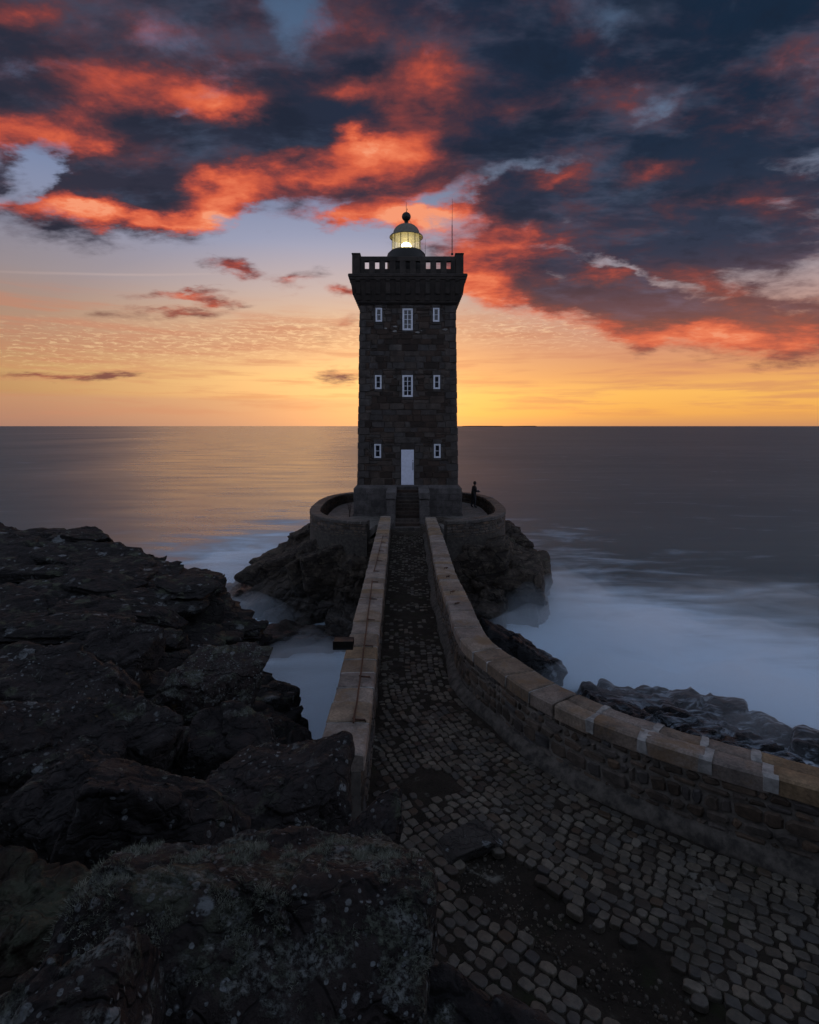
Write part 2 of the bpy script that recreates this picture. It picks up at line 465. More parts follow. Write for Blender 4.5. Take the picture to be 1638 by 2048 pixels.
def rock_mat(name, c1, c2, c3, lichen=0.0, moss=0.0, wet_z=None, rough=0.85, scale=1.0, spots=2.6, ochre=0.0, dark=0.52, spec=0.3, crust=0.0, wash=0.0):
    m, t, bs, out = new_mat(name)
    pos = t.node('ShaderNodeNewGeometry').outputs['Position']
    nrm = t.node('ShaderNodeNewGeometry').outputs['Normal']
    n1 = t.noise(pos, 0.7 * scale, 6, 0.62, 0.4)
    n2 = t.noise(pos, 5.5 * scale, 7, 0.68)
    n3 = t.noise(pos, 34 * scale, 5, 0.7)
    streak = t.noise(t.mapping(pos, rot=(0.25, 0.1, 0.3), scale=(0.6, 0.6, 5.0)), 2.2 * scale, 5, 0.6)
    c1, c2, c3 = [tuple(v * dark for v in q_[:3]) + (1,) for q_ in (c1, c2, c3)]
    c = t.mix(t.mapr(n1, 0.36, 0.64), c1, c2)
    c = t.mix(t.mapr(n2, 0.46, 0.70), c, c3)
    c = t.mix(t.mul(t.mapr(streak, 0.5, 0.7), 0.5), c, c1)
    c = t.mix(t.mul(t.mapr(n3, 0.52, 0.72), 0.35), c, t.mix(0.5, c, c3))
    wv = t.vec('ADD', pos, t.vec('SCALE', t.vec('SUBTRACT', t.noise(pos, 1.6 * scale, 4, 0.6, col=True), (0.5, 0.5, 0.5)), s=0.55 / scale))
    ck = t.math('MINIMUM', t.mapr(t.voro(t.mapping(wv, rot=(0.3, 0.2, 0.5), scale=(0.7, 1.0, 1.9)), 1.25 * scale, 'DISTANCE_TO_EDGE'), 0.0, 0.045), t.mapr(t.voro(t.mapping(wv, rot=(-0.2, 0.4, 0.1), scale=(0.8, 0.9, 1.6)), 4.2 * scale, 'DISTANCE_TO_EDGE'), 0.0, 0.05, 0.45, 1.0))
    bed = t.noise(t.mapping(wv, rot=(0.22, 0.12, 0.0), scale=(0.35, 0.35, 7.0)), 1.5 * scale, 4, 0.65)
    c = t.mix(t.mapr(ck, 0.0, 1.0, 0.65, 0.0), c, (0.006, 0.005, 0.005, 1))
    h = t.mad(n2, 0.6, t.mad(n3, 0.25, t.mad(streak, 0.3, t.mad(ck, 0.55, t.mul(bed, 0.7)))))
    up = t.sep(nrm)[2]
    if moss > 0:
        mk = t.mul(t.mapr(t.noise(pos, 2.1, 6, 0.65), 0.62 - 0.14 * moss, 0.72 - 0.1 * moss), t.mapr(up, 0.2, 0.7))
        c = t.mix(t.mul(mk, 0.85), c, t.mix(n3, (0.040, 0.046, 0.028, 1), (0.085, 0.092, 0.060, 1)))
        h = t.mad(mk, 0.25, h)
    if lichen > 0:
        wp = t.vec('ADD', pos, t.vec('SCALE', t.vec('SUBTRACT', t.noise(pos, 9, 4, 0.6, col=True), (0.5, 0.5, 0.5)), s=0.55 / spots))
        fac = None
        for sc, rad, th in ((spots, 0.26, 0.60), (spots * 2.4, 0.30, 0.46), (spots * 0.5, 0.24, 0.66)):
            n = t.node('ShaderNodeTexVoronoi', feature='F1')
            t.put(n.inputs['Vector'], wp); n.inputs['Scale'].default_value = sc
            keep = t.mapr(t.sep(n.outputs['Color'])[0], th + 0.02 - 0.2 * lichen, th + 0.1 - 0.2 * lichen)
            rr = t.mul(t.sep(n.outputs['Color'])[1], rad)
            s = t.mul(keep, t.mapr(t.sub(n.outputs['Distance'], t.add(rr, 0.06)), 0.035, -0.035))
            fac = s if fac is None else t.math('MAXIMUM', fac, s)
        patch = t.mapr(t.noise(pos, 1.3, 4, 0.6), 0.30 if lichen > 0.9 else 0.44, 0.48 if lichen > 0.9 else 0.6)
        fac = t.mul(t.mul(fac, patch), t.mapr(t.noise(pos, 42, 4, 0.6), 0.32, 0.5))
        c = t.mix(t.mul(fac, 0.9), c, t.mix(n3, (0.12, 0.132, 0.134, 1), (0.24, 0.255, 0.255, 1)))
        h = t.mad(fac, 0.12, h)
    if crust > 0:
        cm = t.mul(t.mapr(t.noise(pos, 4.2, 7, 0.7, 0.3), 0.60 - 0.12 * crust, 0.66 - 0.08 * crust), t.mapr(t.noise(pos, 48, 4, 0.7), 0.40, 0.56))
        cm = t.mul(cm, t.mapr(up, -0.1, 0.55, 0.25, 1.0))
        c = t.mix(t.mul(cm, 0.85), c, t.mix(t.mapr(t.noise(pos, 7, 3), 0.4, 0.6), (0.10, 0.112, 0.082, 1), (0.19, 0.20, 0.185, 1)))
        h = t.mad(cm, 0.25, h)
    if ochre > 0:
        ok = t.mul(t.mapr(t.noise(pos, 6.0, 5, 0.7), 0.66 - 0.06 * ochre, 0.72), t.mapr(t.noise(pos, 0.9, 2), 0.46, 0.6))
        c = t.mix(t.mul(ok, 0.8), c, (0.13, 0.085, 0.02, 1))
    ro = t.mapr(n2, 0.3, 0.7, rough - 0.12, min(1.0, rough + 0.1))
    if wet_z is not None:
        z = t.add(t.sep(pos)[2], t.mul(t.sub(n1, 0.5), 2.5))
        wet = t.mapr(z, wet_z + 1.2, wet_z - 0.2)
        c = t.mix(t.mul(wet, 0.55), c, (0.010, 0.010, 0.011, 1))
        ro = t.mix(wet, ro, grey(0.38))
    if wash > 0:      # milky water draining off in thin runs
        run = t.noise(t.mapping(pos, rot=(0, 0, 0.55), scale=(0.55, 2.6, 1.2)), 1.5, 6, 0.62, 0.7)
        wm = t.mul(t.mapr(run, 0.47, 0.64), t.mapr(t.sep(pos)[2], 1.15, 0.2))
        c = t.mix(t.mul(wm, 0.85 * wash), c, (0.50, 0.58, 0.66, 1))
    t.put(bs.inputs['Base Color'], c)
    t.put(bs.inputs['Roughness'], ro)
    bs.inputs['Specular IOR Level'].default_value = spec
    bump(t, bs, h, 1.0, 0.06 / scale)
    return m

def stone_mat(name, cols, rough=0.85, fine=30.0, stain=None, bumpd=0.012, streak=0.0, spec=0.3):
    """masonry stone: colour picked per stone from the 'var' attribute, mottled and pitted"""
    m, t, bs, out = new_mat(name)
    pos = t.node('ShaderNodeNewGeometry').outputs['Position']
    v = attr(t, 'var')
    k = len(cols)
    c = t.ramp(v, [((i + 0.0) / max(1, k - 1), cols[i]) for i in range(k)])
    n1 = t.noise(pos, 2.3, 5, 0.65)
    n2 = t.noise(pos, fine, 5, 0.7)
    n3 = t.noise(pos, fine * 5, 3, 0.6)
    br = t.mul(t.mapr(n1, 0.3, 0.7, 0.65, 1.3), t.mapr(n2, 0.3, 0.7, 0.68, 1.3))
    c = t.mix(1.0, c, t.comb(br, br, br), 'MULTIPLY')
    if stain is not None:
        sk = t.mapr(t.noise(pos, 1.7, 6, 0.7, 0.5), 0.52, 0.66)
        c = t.mix(t.mul(sk, 0.6), c, stain)
    if streak > 0:
        st = t.mapr(t.noise(t.mapping(pos, scale=(3.0, 3.0, 0.35)), 1.0, 4, 0.6), 0.5, 0.7)
        c = t.mix(t.mul(st, streak), c, (0.02, 0.018, 0.016, 1))
    t.put(bs.inputs['Base Color'], c)
    t.put(bs.inputs['Roughness'], t.mapr(n2, 0.3, 0.7, rough - 0.12, min(1.0, rough + 0.08)))
    bs.inputs['Specular IOR Level'].default_value = spec
    bump(t, bs, t.mad(n2, 0.7, t.mul(n3, 0.25)), 0.8, bumpd)
    return m

def plain_mat(name, col, rough=0.6, metal=0.0, mott=0.25, spec=0.4):
    m, t, bs, out = new_mat(name)
    pos = t.node('ShaderNodeNewGeometry').outputs['Position']
    n = t.noise(pos, 7.0, 5, 0.65)
    br = t.mapr(n, 0.3, 0.7, 1 - mott, 1 + mott)
    t.put(bs.inputs['Base Color'], t.mix(1.0, col, t.comb(br, br, br), 'MULTIPLY'))
    t.put(bs.inputs['Roughness'], t.mapr(n, 0.3, 0.7, max(0.05, rough - 0.1), min(1, rough + 0.1)))
    bs.inputs['Metallic'].default_value = metal
    bs.inputs['Specular IOR Level'].default_value = spec
    bump(t, bs, t.noise(pos, 60, 3), 0.3, 0.004)
    return m

# ------------------------------------------------------------------ masonry pieces on a parametric face
def rect_minus(r, holes):
    out = [r]
    for h in holes:
        nxt = []
        for (a, b, c, d) in out:
            if h[0] >= b or h[1] <= a or h[2] >= d or h[3] <= c:
                nxt.append((a, b, c, d)); continue
            if c < h[2]: nxt.append((a, b, c, h[2]))
            if d > h[3]: nxt.append((a, b, h[3], d))
            lo, hi = max(c, h[2]), min(d, h[3])
            if a < h[0]: nxt.append((a, h[0], lo, hi))
            if b > h[1]: nxt.append((h[1], b, lo, hi))
        out = nxt
    return [q for q in out if q[1] - q[0] > 0.05 and q[3] - q[2] > 0.05]

def stone(mb, fn, s0, s1, z0, z1, rng, gap=0.012, proud=0.02, bev=0.015, jit=0.0, cham=0.0, val=0.5):
    """one stone on a face: fn(s, z, out) -> world point"""
    s0 += gap / 2; s1 -= gap / 2; z0 += gap / 2; z1 -= gap / 2
    wd, ht = s1 - s0, z1 - z0
    if wd < 0.03 or ht < 0.03: return
    c = min(cham, 0.42 * min(wd, ht))
    if c > 0:
        base = []
        for (cs, cz, o1, o2) in ((s0, z0, (0, 1), (1, 0)), (s1, z0, (-1, 0), (0, 1)), (s1, z1, (0, -1), (-1, 0)), (s0, z1, (1, 0), (0, -1))):
            ca, cb = c * rng.uniform(0.3, 1.3), c * rng.uniform(0.3, 1.3)
            base += [(cs + o1[0] * ca, cz + o1[1] * ca), (cs + o2[0] * cb, cz + o2[1] * cb)]
    else:
        base = [(s0, z0), (s1, z0), (s1, z1), (s0, z1)]
    base = [(p + rng.uniform(-jit, jit), q_ + rng.uniform(-jit, jit)) for p, q_ in base]
    cs, cz = (s0 + s1) / 2, (z0 + z1) / 2
    b = min(bev, 0.3 * min(wd, ht))
    fx, fz = 1 - 2 * b / wd, 1 - 2 * b / ht
    pr = proud * rng.uniform(0.5, 1.3)
    top = [(cs + (p - cs) * fx, cz + (q_ - cz) * fz) for p, q_ in base]
    n = len(base)
    tl = [rng.uniform(-0.25, 0.25) * proud for _ in range(2)]
    vs = [fn(p, q_, 0.0) for p, q_ in base] + [fn(p, q_, pr + tl[0] * (p - cs) / wd + tl[1] * (q_ - cz) / ht) for p, q_ in top]
    fs = [(i, (i + 1) % n, n + (i + 1) % n, n + i) for i in range(n)] + [tuple(range(n, 2 * n))]
    mb.add(vs, fs, val)

def coursed(mb, fn, s0, s1, zs, rng, lens=(0.4, 0.9), holes=(), valf=None, **kw):
    for k in range(len(zs) - 1):
        s = s0 - rng.uniform(0, 0.3) * lens[0]
        while s < s1 - 0.02:
            e = s + rng.uniform(*lens)
            if s1 - e < lens[0] * 0.5: e = s1
            a, b = max(s, s0), min(e, s1)
            if b - a > 0.04:
                for q_ in rect_minus((a, b, zs[k], zs[k + 1]), holes):
                    v = valf(q_) if valf else rng.random()
                    stone(mb, fn, q_[0], q_[1], q_[2], q_[3], rng, val=v, **kw)
            s = e

# ------------------------------------------------------------------ rocks
_cs = {}
def cube_sphere(n):
    if n in _cs: return _cs[n]
    g = np.tan(np.linspace(-1, 1, n + 1) * math.pi / 4)
    A, B = np.meshgrid(g, g, indexing='ij')
    o = np.ones_like(A)
    fc = [(o, A, B), (-o, B, A), (B, o, A), (A, -o, B), (A, B, o), (B, A, -o)]
    P = np.concatenate([np.stack([c.ravel() for c in f_], 1) for f_ in fc])
    idx = np.arange((n + 1) ** 2).reshape(n + 1, n + 1)
    q = np.stack([idx[:-1, :-1], idx[1:, :-1], idx[1:, 1:], idx[:-1, 1:]], -1).reshape(-1, 4)
    Q = np.concatenate([q + k * (n + 1) ** 2 for k in range(6)])
    P /= np.linalg.norm(P, axis=1, keepdims=True)
    key = np.round(P, 5)
    _, first, inv_ = np.unique(key, axis=0, return_index=True, return_inverse=True)
    P = P[first]; Q = inv_.reshape(-1)[Q]
    _cs[n] = (P, Q)
    return _cs[n]

def rock(center, dims, rot=(0, 0, 0), seed=0, n=24, sharp=26, extra=9, chunk=0.12, rough=0.06, strata=0.0, layer=0.25, freq=1.0, tilt=0.0, cut=(0.82, 1.25)):
    """an angular block: a rounded polytope, broken by chunks, layers and fractal roughness -> (V, Q) in world metres"""
    rs = np.random.RandomState(seed)
    D, Q = cube_sphere(n)
    N = [np.array(v, float) for v in ((1,0,0),(-1,0,0),(0,1,0),(0,-1,0),(0,0,1),(0,0,-1))]
    N = [v + rs.normal(0, 0.14, 3) for v in N]
    H = [rs.uniform(0.86, 1.0) for _ in N]
    for _ in range(extra):
        v = rs.normal(0, 1, 3)
        N.append(v); H.append(rs.uniform(*cut))
    acc = 0
    for v, h in zip(N, H):
        v = v / np.linalg.norm(v)
        acc = acc + np.maximum(D @ v / h, 0) ** sharp
    P = D * (acc ** (-1.0 / sharp))[:, None] * np.array(dims)
    nd = D / np.array(dims); nd /= np.linalg.norm(nd, axis=1, keepdims=True)
    sc = float(np.mean(dims))
    off = rs.uniform(-50, 50, 3)
    if strata > 0:
        L = (P[:, 2] * math.cos(tilt) + P[:, 0] * math.sin(tilt)) / layer + 0.8 * fbm(P * 0.6 / sc + off, 3, seed)
        k = np.floor(L); fr = L - k
        with np.errstate(over='ignore'):
            hv = lambda kk: (_hash(kk.astype(np.int64), kk.astype(np.int64) * 0 + 3, kk.astype(np.int64) * 0 + 7, seed) % 1000) / 1000.0 - 0.5
            st = hv(k) + (hv(k + 1) - hv(k)) * np.clip((fr - 0.82) / 0.18, 0, 1)
        lat = P.copy(); lat[:, 2] = 0
        lat /= np.maximum(np.linalg.norm(lat, axis=1, keepdims=True), 0.15 * sc)
        P = P + lat * (st * strata)[:, None] - nd * (np.clip(1 - np.abs(fr - 0.9) / 0.12, 0, 1) * strata * 0.16)[:, None]
    if chunk > 0:
        wq = P * (1.5 * freq / sc) + off
        wq = wq + 0.25 * np.stack([fbm(wq + 11, 2, seed + 1), fbm(wq + 23, 2, seed + 2), fbm(wq + 37, 2, seed + 3)], 1)
        cv, gap = cells(wq, seed)
        cv2, gap2 = cells(wq * 2.4 + 5, seed + 9)
        crack = np.clip(1 - gap / 0.07, 0, 1) * 0.35
        P = P + nd * ((cv - 0.5) * chunk * sc + (cv2 - 0.5) * chunk * 0.45 * sc - crack * chunk * sc * 0.5)[:, None]
    P = P + nd * (fbm(P * (2.2 * freq / sc) + off, 5, seed + 5, 0.55) * rough * sc * 2.0)[:, None]
    P = P + nd * (fbm(P * 5.0 + off, 4, seed + 8, 0.6, True) * 0.011 * min(1.5, sc + 0.3))[:, None]
    M = np.array(Euler(rot).to_matrix())
    return P @ M.T + np.array(center), Q

def join(parts):
    Vs, Qs, b = [], [], 0
    for V, Q in parts:
        Vs.append(V); Qs.append(Q + b); b += len(V)
    return np.concatenate(Vs), np.concatenate(Qs)

def rock_thing(name, label, cat, center, dims, mat, group=None, **kw):
    """a rock as one mesh whose origin is at its foot"""
    V, Q = rock((0, 0, 0), dims, **kw)
    o = np_mesh(name, V, Q, mat)
    o.location = center
    return tag(o, label, cat, group)
# ------------------------------------------------------------------ lighthouse
CX, CY = -0.11, 38.03          # axis of the tower
ZF = 4.80                      # terrace floor
Z0, Z1 = 6.72, 18.40           # shaft
H0, H1 = 3.235, 3.085          # half widths
rng = random.Random(5)

M_granite = stone_mat('tower_granite', [(0.023, 0.015, 0.011, 1), (0.046, 0.028, 0.020, 1), (0.065, 0.050, 0.041, 1), (0.050, 0.044, 0.042, 1), (0.078, 0.065, 0.055, 1)], fine=16, stain=(0.020, 0.014, 0.011, 1), streak=0.45)
M_mortar = plain_mat('lime_mortar', (0.058, 0.049, 0.041, 1), 0.95)
M_plinth = stone_mat('plinth_granite', [(0.060, 0.054, 0.053, 1), (0.076, 0.067, 0.064, 1), (0.094, 0.084, 0.080, 1)], fine=18, streak=0.3)
M_dark = stone_mat('cornice_granite', [(0.019, 0.015, 0.012, 1), (0.035, 0.027, 0.023, 1), (0.048, 0.041, 0.035, 1)], fine=16, streak=0.5)
M_lime = plain_mat('whitewash_flakes', (0.22, 0.21, 0.20, 1), 0.95, mott=0.5)
M_white = plain_mat('white_paint', (0.60, 0.61, 0.66, 1), 0.5, mott=0.10)
M_door = plain_mat('door_paint', (0.62, 0.64, 0.74, 1), 0.5, mott=0.08)
M_pane = plain_mat('window_glass', (0.010, 0.012, 0.018, 1), 0.12, mott=0.1, spec=0.6)
M_iron = plain_mat('dark_iron', (0.016, 0.015, 0.014, 1), 0.5, 0.4)
M_dome = plain_mat('weathered_dome_zinc', (0.13, 0.11, 0.085, 1), 0.55, 0.1)
M_drain_shade = plain_mat('drain_shade_black', (0.004, 0.004, 0.004, 1), 0.9)

def half(z): return H0 + (H1 - H0) * (z - Z0) / (Z1 - Z0)

tower = thing('lighthouse', 'square dark granite lighthouse with white windows and lit lantern on the rock', 'lighthouse', (CX, CY, ZF))
core = MB()
core.loft([[(CX + sx * (half(z) - 0.05), CY + sy * (half(z) - 0.05), z) for sx, sy in ((-1, -1), (1, -1), (1, 1), (-1, 1))] for z in (ZF, Z0, Z1 + 1.7)])
wall = core
px = lambda x: (x - 815.5) / F * 34.8
pz = lambda y: EYE + (852 - y) / F * 34.8
WIN = []            # (x0, x1, z0, z1, columns, rows)
for y0, y1 in ((614.7, 642.6), (750, 778), (888, 916)):
    for x0, x1 in ((747.9, 761.6), (868.4, 881.9)):
        WIN.append((px(x0), px(x1), pz(y1), pz(y0), 1, 2))
for y0, y1 in ((616, 660), (750, 793.8)):
    WIN.append((px(804.3), px(826), pz(y1), pz(y0), 2, 4))
DOOR = (px(802.2), px(827.8), pz(970), pz(899.5))
zs = [Z0]
while zs[-1] < Z1 - 0.3:
    zs.append(zs[-1] + rng.choice((0.30, 0.34, 0.38, 0.42, 0.46)))
zs[-1] = Z1
def face(k):
    def fn(s, z, o):
        h = half(z) - 0.05 + o
        t = s * half(z) / H0
        return ((CX + t, CY - h, z), (CX + h, CY + t, z), (CX - t, CY + h, z), (CX - h, CY - t, z))[k]
    return fn
for k in range(4):
    holes = []
    quoin_b = []
    if k == 0:
        holes = [(a - 0.012, b + 0.012, c - 0.012, d + 0.012) for a, b, c, d, _, _ in WIN] + [(DOOR[0] - 0.03, DOOR[1] + 0.03, DOOR[2] - 0.1, DOOR[3] + 0.42)]
        # dressed surrounds
        for a, b, c, d, nc, nr in WIN:
            wdt = 0.26 if nc == 1 else 0.34
            for hh in ((a - 0.08, b + 0.08, d + 0.012, d + 0.30), (a - 0.06, b + 0.06, c - 0.17, c - 0.012)):
                stone(core, face(k), *hh, rng, proud=0.055, bev=0.02, val=0.8); quoin_b.append(hh)
            zz = c - 0.012; i = 0
            while zz < d - 0.05:
                ze = min(d + 0.012, zz + 0.36)
                for sg in (0, 1):
                    ww = wdt * (1.0 if (i + sg) % 2 else 0.6)
                    hh = (a - 0.012 - ww, a - 0.012, zz, ze) if sg == 0 else (b + 0.012, b + 0.012 + ww, zz, ze)
                    stone(core, face(k), *hh, rng, proud=0.05, bev=0.02, val=rng.uniform(0.6, 1.0)); quoin_b.append(hh)
                zz = ze; i += 1
        hh = (DOOR[0] - 0.45, DOOR[1] + 0.45, DOOR[3] + 0.42, DOOR[3] + 0.80)
        stone(core, face(k), *hh, rng, proud=0.06, bev=0.02, val=0.9); quoin_b.append(hh)
        zz = Z0; i = 0
        while zz < DOOR[3] + 0.40:
            ze = min(DOOR[3] + 0.42, zz + 0.42)
            for sg in (0, 1):
                ww = 0.55 if (i + sg) % 2 else 0.34
                hh = (DOOR[0] - 0.03 - ww, DOOR[0] - 0.03, zz, ze) if sg == 0 else (DOOR[1] + 0.03, DOOR[1] + 0.03 + ww, zz, ze)
                stone(core, face(k), *hh, rng, proud=0.06, bev=0.02, val=rng.uniform(0.6, 1.0)); quoin_b.append(hh)
            zz = ze; i += 1
    # quoins
    zz = Z0; i = 0
    while zz < Z1 - 0.1:
        ze = min(Z1, zz + 0.46)
        for sg in (-1, 1):
            ww = 0.78 if (i + (sg > 0) + k) % 2 else 0.46
            hh = (-H0 + 0.05, -H0 + ww, zz, ze) if sg < 0 else (H0 - ww, H0 - 0.05, zz, ze)
            stone(core, face(k), *hh, rng, proud=0.05, bev=0.018, gap=0.01, val=rng.uniform(0.55, 0.85)); quoin_b.append(hh)
        zz = ze; i += 1
    coursed(core, face(k), -H0 + 0.05, H0 - 0.05, zs, rng, lens=(0.32, 1.05), holes=holes + quoin_b, gap=0.016, proud=0.035, bev=0.02, jit=0.006, cham=0.03,
            valf=lambda q_: min(1, max(0, rng.gauss(0.36, 0.26))))
core.build('wall', M_granite, tower)

# whitewash remnants under the cornice
for _ in range(34):
    cx_, cz_ = (rng.uniform(px(785), px(865)), rng.uniform(pz(607), pz(594))) if rng.random() < 0.75 else (rng.uniform(px(766), px(895)), rng.uniform(pz(665), pz(652)))
    w_, h_ = rng.uniform(0.05, 0.22), rng.uniform(0.02, 0.08)
    n = 9
    fl = MB()
    ring = [(cx_ + w_ * (0.6 + 0.5 * rng.random()) * math.cos(2 * math.pi * i / n), cz_ + h_ * (0.6 + 0.6 * rng.random()) * math.sin(2 * math.pi * i / n)) for i in range(n)]
    fl.add([face(0)(a, b, 0.088) for a, b in ring] + [face(0)(a, b, 0.03) for a, b in ring], [tuple(range(n)), tuple(range(n, 2 * n))] + [(i, (i + 1) % n, n + (i + 1) % n, n + i) for i in range(n)])
    fl.build('whitewash_patch', M_lime, tower)

# plinth
pl = MB()
PH = 3.44
pl.loft([[(CX + sx * (h - 0.03), CY + sy * (h - 0.03), z) for sx, sy in ((-1, -1), (1, -1), (1, 1), (-1, 1))] for z, h in ((ZF - 0.3, PH + 0.10), (ZF + 0.12, PH + 0.08), (ZF + 0.14, PH), (Z0 - 0.16, PH), (Z0 + 0.02, H0 + 0.03))])
pzs = [ZF + 0.14, ZF + 0.56, ZF + 0.98, ZF + 1.38, Z0 - 0.16]
for k in range(4):
    def pf(s, z, o, k=k):
        h = PH - 0.03 + o
        return ((CX + s, CY - h, z), (CX + h, CY + s, z), (CX - s, CY + h, z), (CX - h, CY - s, z))[k]
    coursed(pl, pf, -PH, PH, pzs, rng, lens=(0.8, 1.5), gap=0.012, proud=0.022, bev=0.012)
pl.build('plinth', M_plinth, tower)

# windows
for a, b, c, d, nc, nr in WIN:
    zc = (c + d) / 2
    yf = CY - half(zc) - 0.012                 # outer face of the frame
    fr = MB(); tk = 0.070 if nc == 1 else 0.085
    a_, b_ = CX + a * half(zc) / H0, CX + b * half(zc) / H0
    yb = CY - half(d) + 0.06
    fr.box(a_, a_ + tk, yf, yb, c, d, 0.008); fr.box(b_ - tk, b_, yf, yb, c, d, 0.008)
    fr.box(a_ + tk, b_ - tk, yf + 0.002, yb, c, c + tk * 1.1, 0.008); fr.box(a_ + tk, b_ - tk, yf + 0.002, yb, d - tk, d, 0.008)
    # casement inside the frame
    ia, ib, ic, id_ = a_ + tk, b_ - tk, c + tk * 1.1, d - tk
    t2 = 0.030
    fr.box(ia, ia + t2, yf + 0.018, yb, ic, id_); fr.box(ib - t2, ib, yf + 0.018, yb, ic, id_)
    fr.box(ia + t2, ib - t2, yf + 0.020, yb, ic, ic + t2); fr.box(ia + t2, ib - t2, yf + 0.020, yb, id_ - t2, id_)
    for j in range(1, nr):
        z_ = ic + (id_ - ic) * j / nr
        fr.box(ia + t2, ib - t2, yf + 0.024, yb, z_ - 0.014, z_ + 0.014)
    for j in range(1, nc):
        x_ = ia + (ib - ia) * j / nc
        fr.box(x_ - 0.024, x_ + 0.024, yf + 0.022, yb, ic + t2, id_ - t2)
    wo_ = fr.build('window', M_white, tower)
    gp = MB(); gp.box(ia + 0.004, ib - 0.004, yf + 0.040, yf + 0.046, ic + 0.004, id_ - 0.004)
    gp.build('pane', M_pane, wo_)

# door in its reveal
yd = CY - half(8.0)
lt = MB(); lt.box(CX + DOOR[0] - 0.03, CX + DOOR[1] + 0.03, yd - 0.004, yd + 0.07, DOOR[3] + 0.004, DOOR[3] + 0.42)
lt.build('door_lintel', M_dark, tower)
dr = MB(); dw = (DOOR[1] - DOOR[0])
npk = 2
for i in range(npk):
    dr.box(CX + DOOR[0] + dw * i / npk + 0.004, CX + DOOR[0] + dw * (i + 1) / npk - 0.004, yd - 0.030, yd + 0.07, DOOR[2] + 0.012, DOOR[3], 0.006)
dr.box(CX + DOOR[0] + 0.03, CX + DOOR[1] - 0.03, yd - 0.026, yd + 0.05, DOOR[2] + 0.02, DOOR[3] - 0.02)
dr.box(CX + DOOR[0] + 0.03, CX + DOOR[1] - 0.03, yd - 0.040, yd - 0.025, DOOR[2] + 0.06, DOOR[2] + 0.20, 0.004)
dr.box(CX + DOOR[0] + 0.03, CX + DOOR[1] - 0.03, yd - 0.040, yd - 0.025, DOOR[3] - 0.20, DOOR[3] - 0.06, 0.004)
door = dr.build('door', M_door, tower)
hn = MB()
hn.box(CX + DOOR[1] - 0.085, CX + DOOR[1] - 0.045, yd - 0.075, yd - 0.03, DOOR[2] + 0.95, DOOR[2] + 1.45, 0.01)
hn.box(CX + DOOR[1] - 0.085, CX + DOOR[1] - 0.050, yd - 0.05, yd - 0.03, DOOR[2] + 1.52, DOOR[2] + 1.60, 0.006)
hn.build('handle', M_iron, door)

# cornice, corbels, parapet
cn = MB()
prof = [(H1 + 0.03, Z1 - 0.14), (H1 + 0.17, Z1 - 0.02), (H1 + 0.17, Z1 + 0.04), (H1 + 0.56, 19.72), (H1 + 0.62, 19.76), (H1 + 0.62, 19.86), (H1 + 0.67, 19.92), (H1 + 0.67, 20.06), (H1 + 0.60, 20.10)]
cn.loft([[(CX + sx * h, CY + sy * h, z) for sx, sy in ((-1, -1), (1, -1), (1, 1), (-1, 1))] for h, z in prof], val=0.4)
cn.build('cornice', M_dark, tower)
ncor = 11
for k in range(4):
    ang = k * math.pi / 2
    for i in range(ncor):
        s = -H1 - 0.05 + (2 * H1 + 0.1) * i / (ncor - 1)
        cb = MB()
        def T(u, v, z): return (CX + u * math.cos(ang) - v * math.sin(ang), CY + u * math.sin(ang) + v * math.cos(ang), z)
        hw = 0.13
        sec = [(-(H1 + 0.10), Z1 - 0.02), (-(H1 + 0.245), Z1 + 0.10), (-(H1 + 0.33), Z1 + 0.42), (-(H1 + 0.43), Z1 + 0.48), (-(H1 + 0.53), 19.60), (-(H1 + 0.60), 19.66), (-(H1 + 0.60), 19.755), (-(H1 - 0.05), 19.755)]
        cb.loft([[T(s - hw, v, z) for v, z in sec], [T(s + hw, v, z) for v, z in sec]], val=rng.random())
        cb.build('corbel', M_dark, tower)
PO = H1 + 0.44                  # outer half width of the parapet
pd = MB()
pd.box(CX - PO, CX + PO, CY - PO, CY + PO, 19.9, 20.085, val=0.2)
pd.build('gallery_floor', M_dark, tower)
for k in range(4):
    ang = k * math.pi / 2
    def T(u, v, z): return (CX + u * math.cos(ang) - v * math.sin(ang), CY + u * math.sin(ang) + v * math.cos(ang), z)
    def tbox(mb, u0, u1, v0, v1, z0, z1, bev=0.02):
        t = MB(); t.box(u0, u1, v0, v1, z0, z1, bev)
        mb.add([T(*p) for p in t.v], t.f, rng.random())
    p = MB(); tbox(p, -PO, -PO + 0.50, -PO, -PO + 0.50, 20.08, 21.36); tbox(p, -PO - 0.03, -PO + 0.53, -PO - 0.03, -PO + 0.53, 21.362, 21.44)
    p.build('corner_post', M_dark, tower)
    rr = MB()
    e = PO - 0.52
    tbox(rr, -e, -0.66, -PO + 0.03, -PO + 0.36, 20.93, 21.235); tbox(rr, -0.65, 0.65, -PO + 0.03, -PO + 0.36, 20.93, 21.235); tbox(rr, 0.66, e, -PO + 0.03, -PO + 0.36, 20.93, 21.235)
    rr.build('top_rail', M_dark, tower)
    lr = MB(); tbox(lr, -e, e, -PO + 0.05, -PO + 0.34, 20.145, 20.45, 0.015)
    lr.build('lower_rail', M_dark, tower)
    nb = 10; pitch = 0.648
    for i in range(nb):
        c_ = (i - (nb - 1) / 2) * pitch
        b_ = MB()
        u0, u1 = c_ - 0.185, c_ + 0.185
        if i == 0: u0 = -e
        if i == nb - 1: u1 = e
        tbox(b_, u0, u1, -PO + 0.02, -PO + 0.37, 20.088, 20.928, 0.012)
        b_.build('baluster', M_dark, tower)

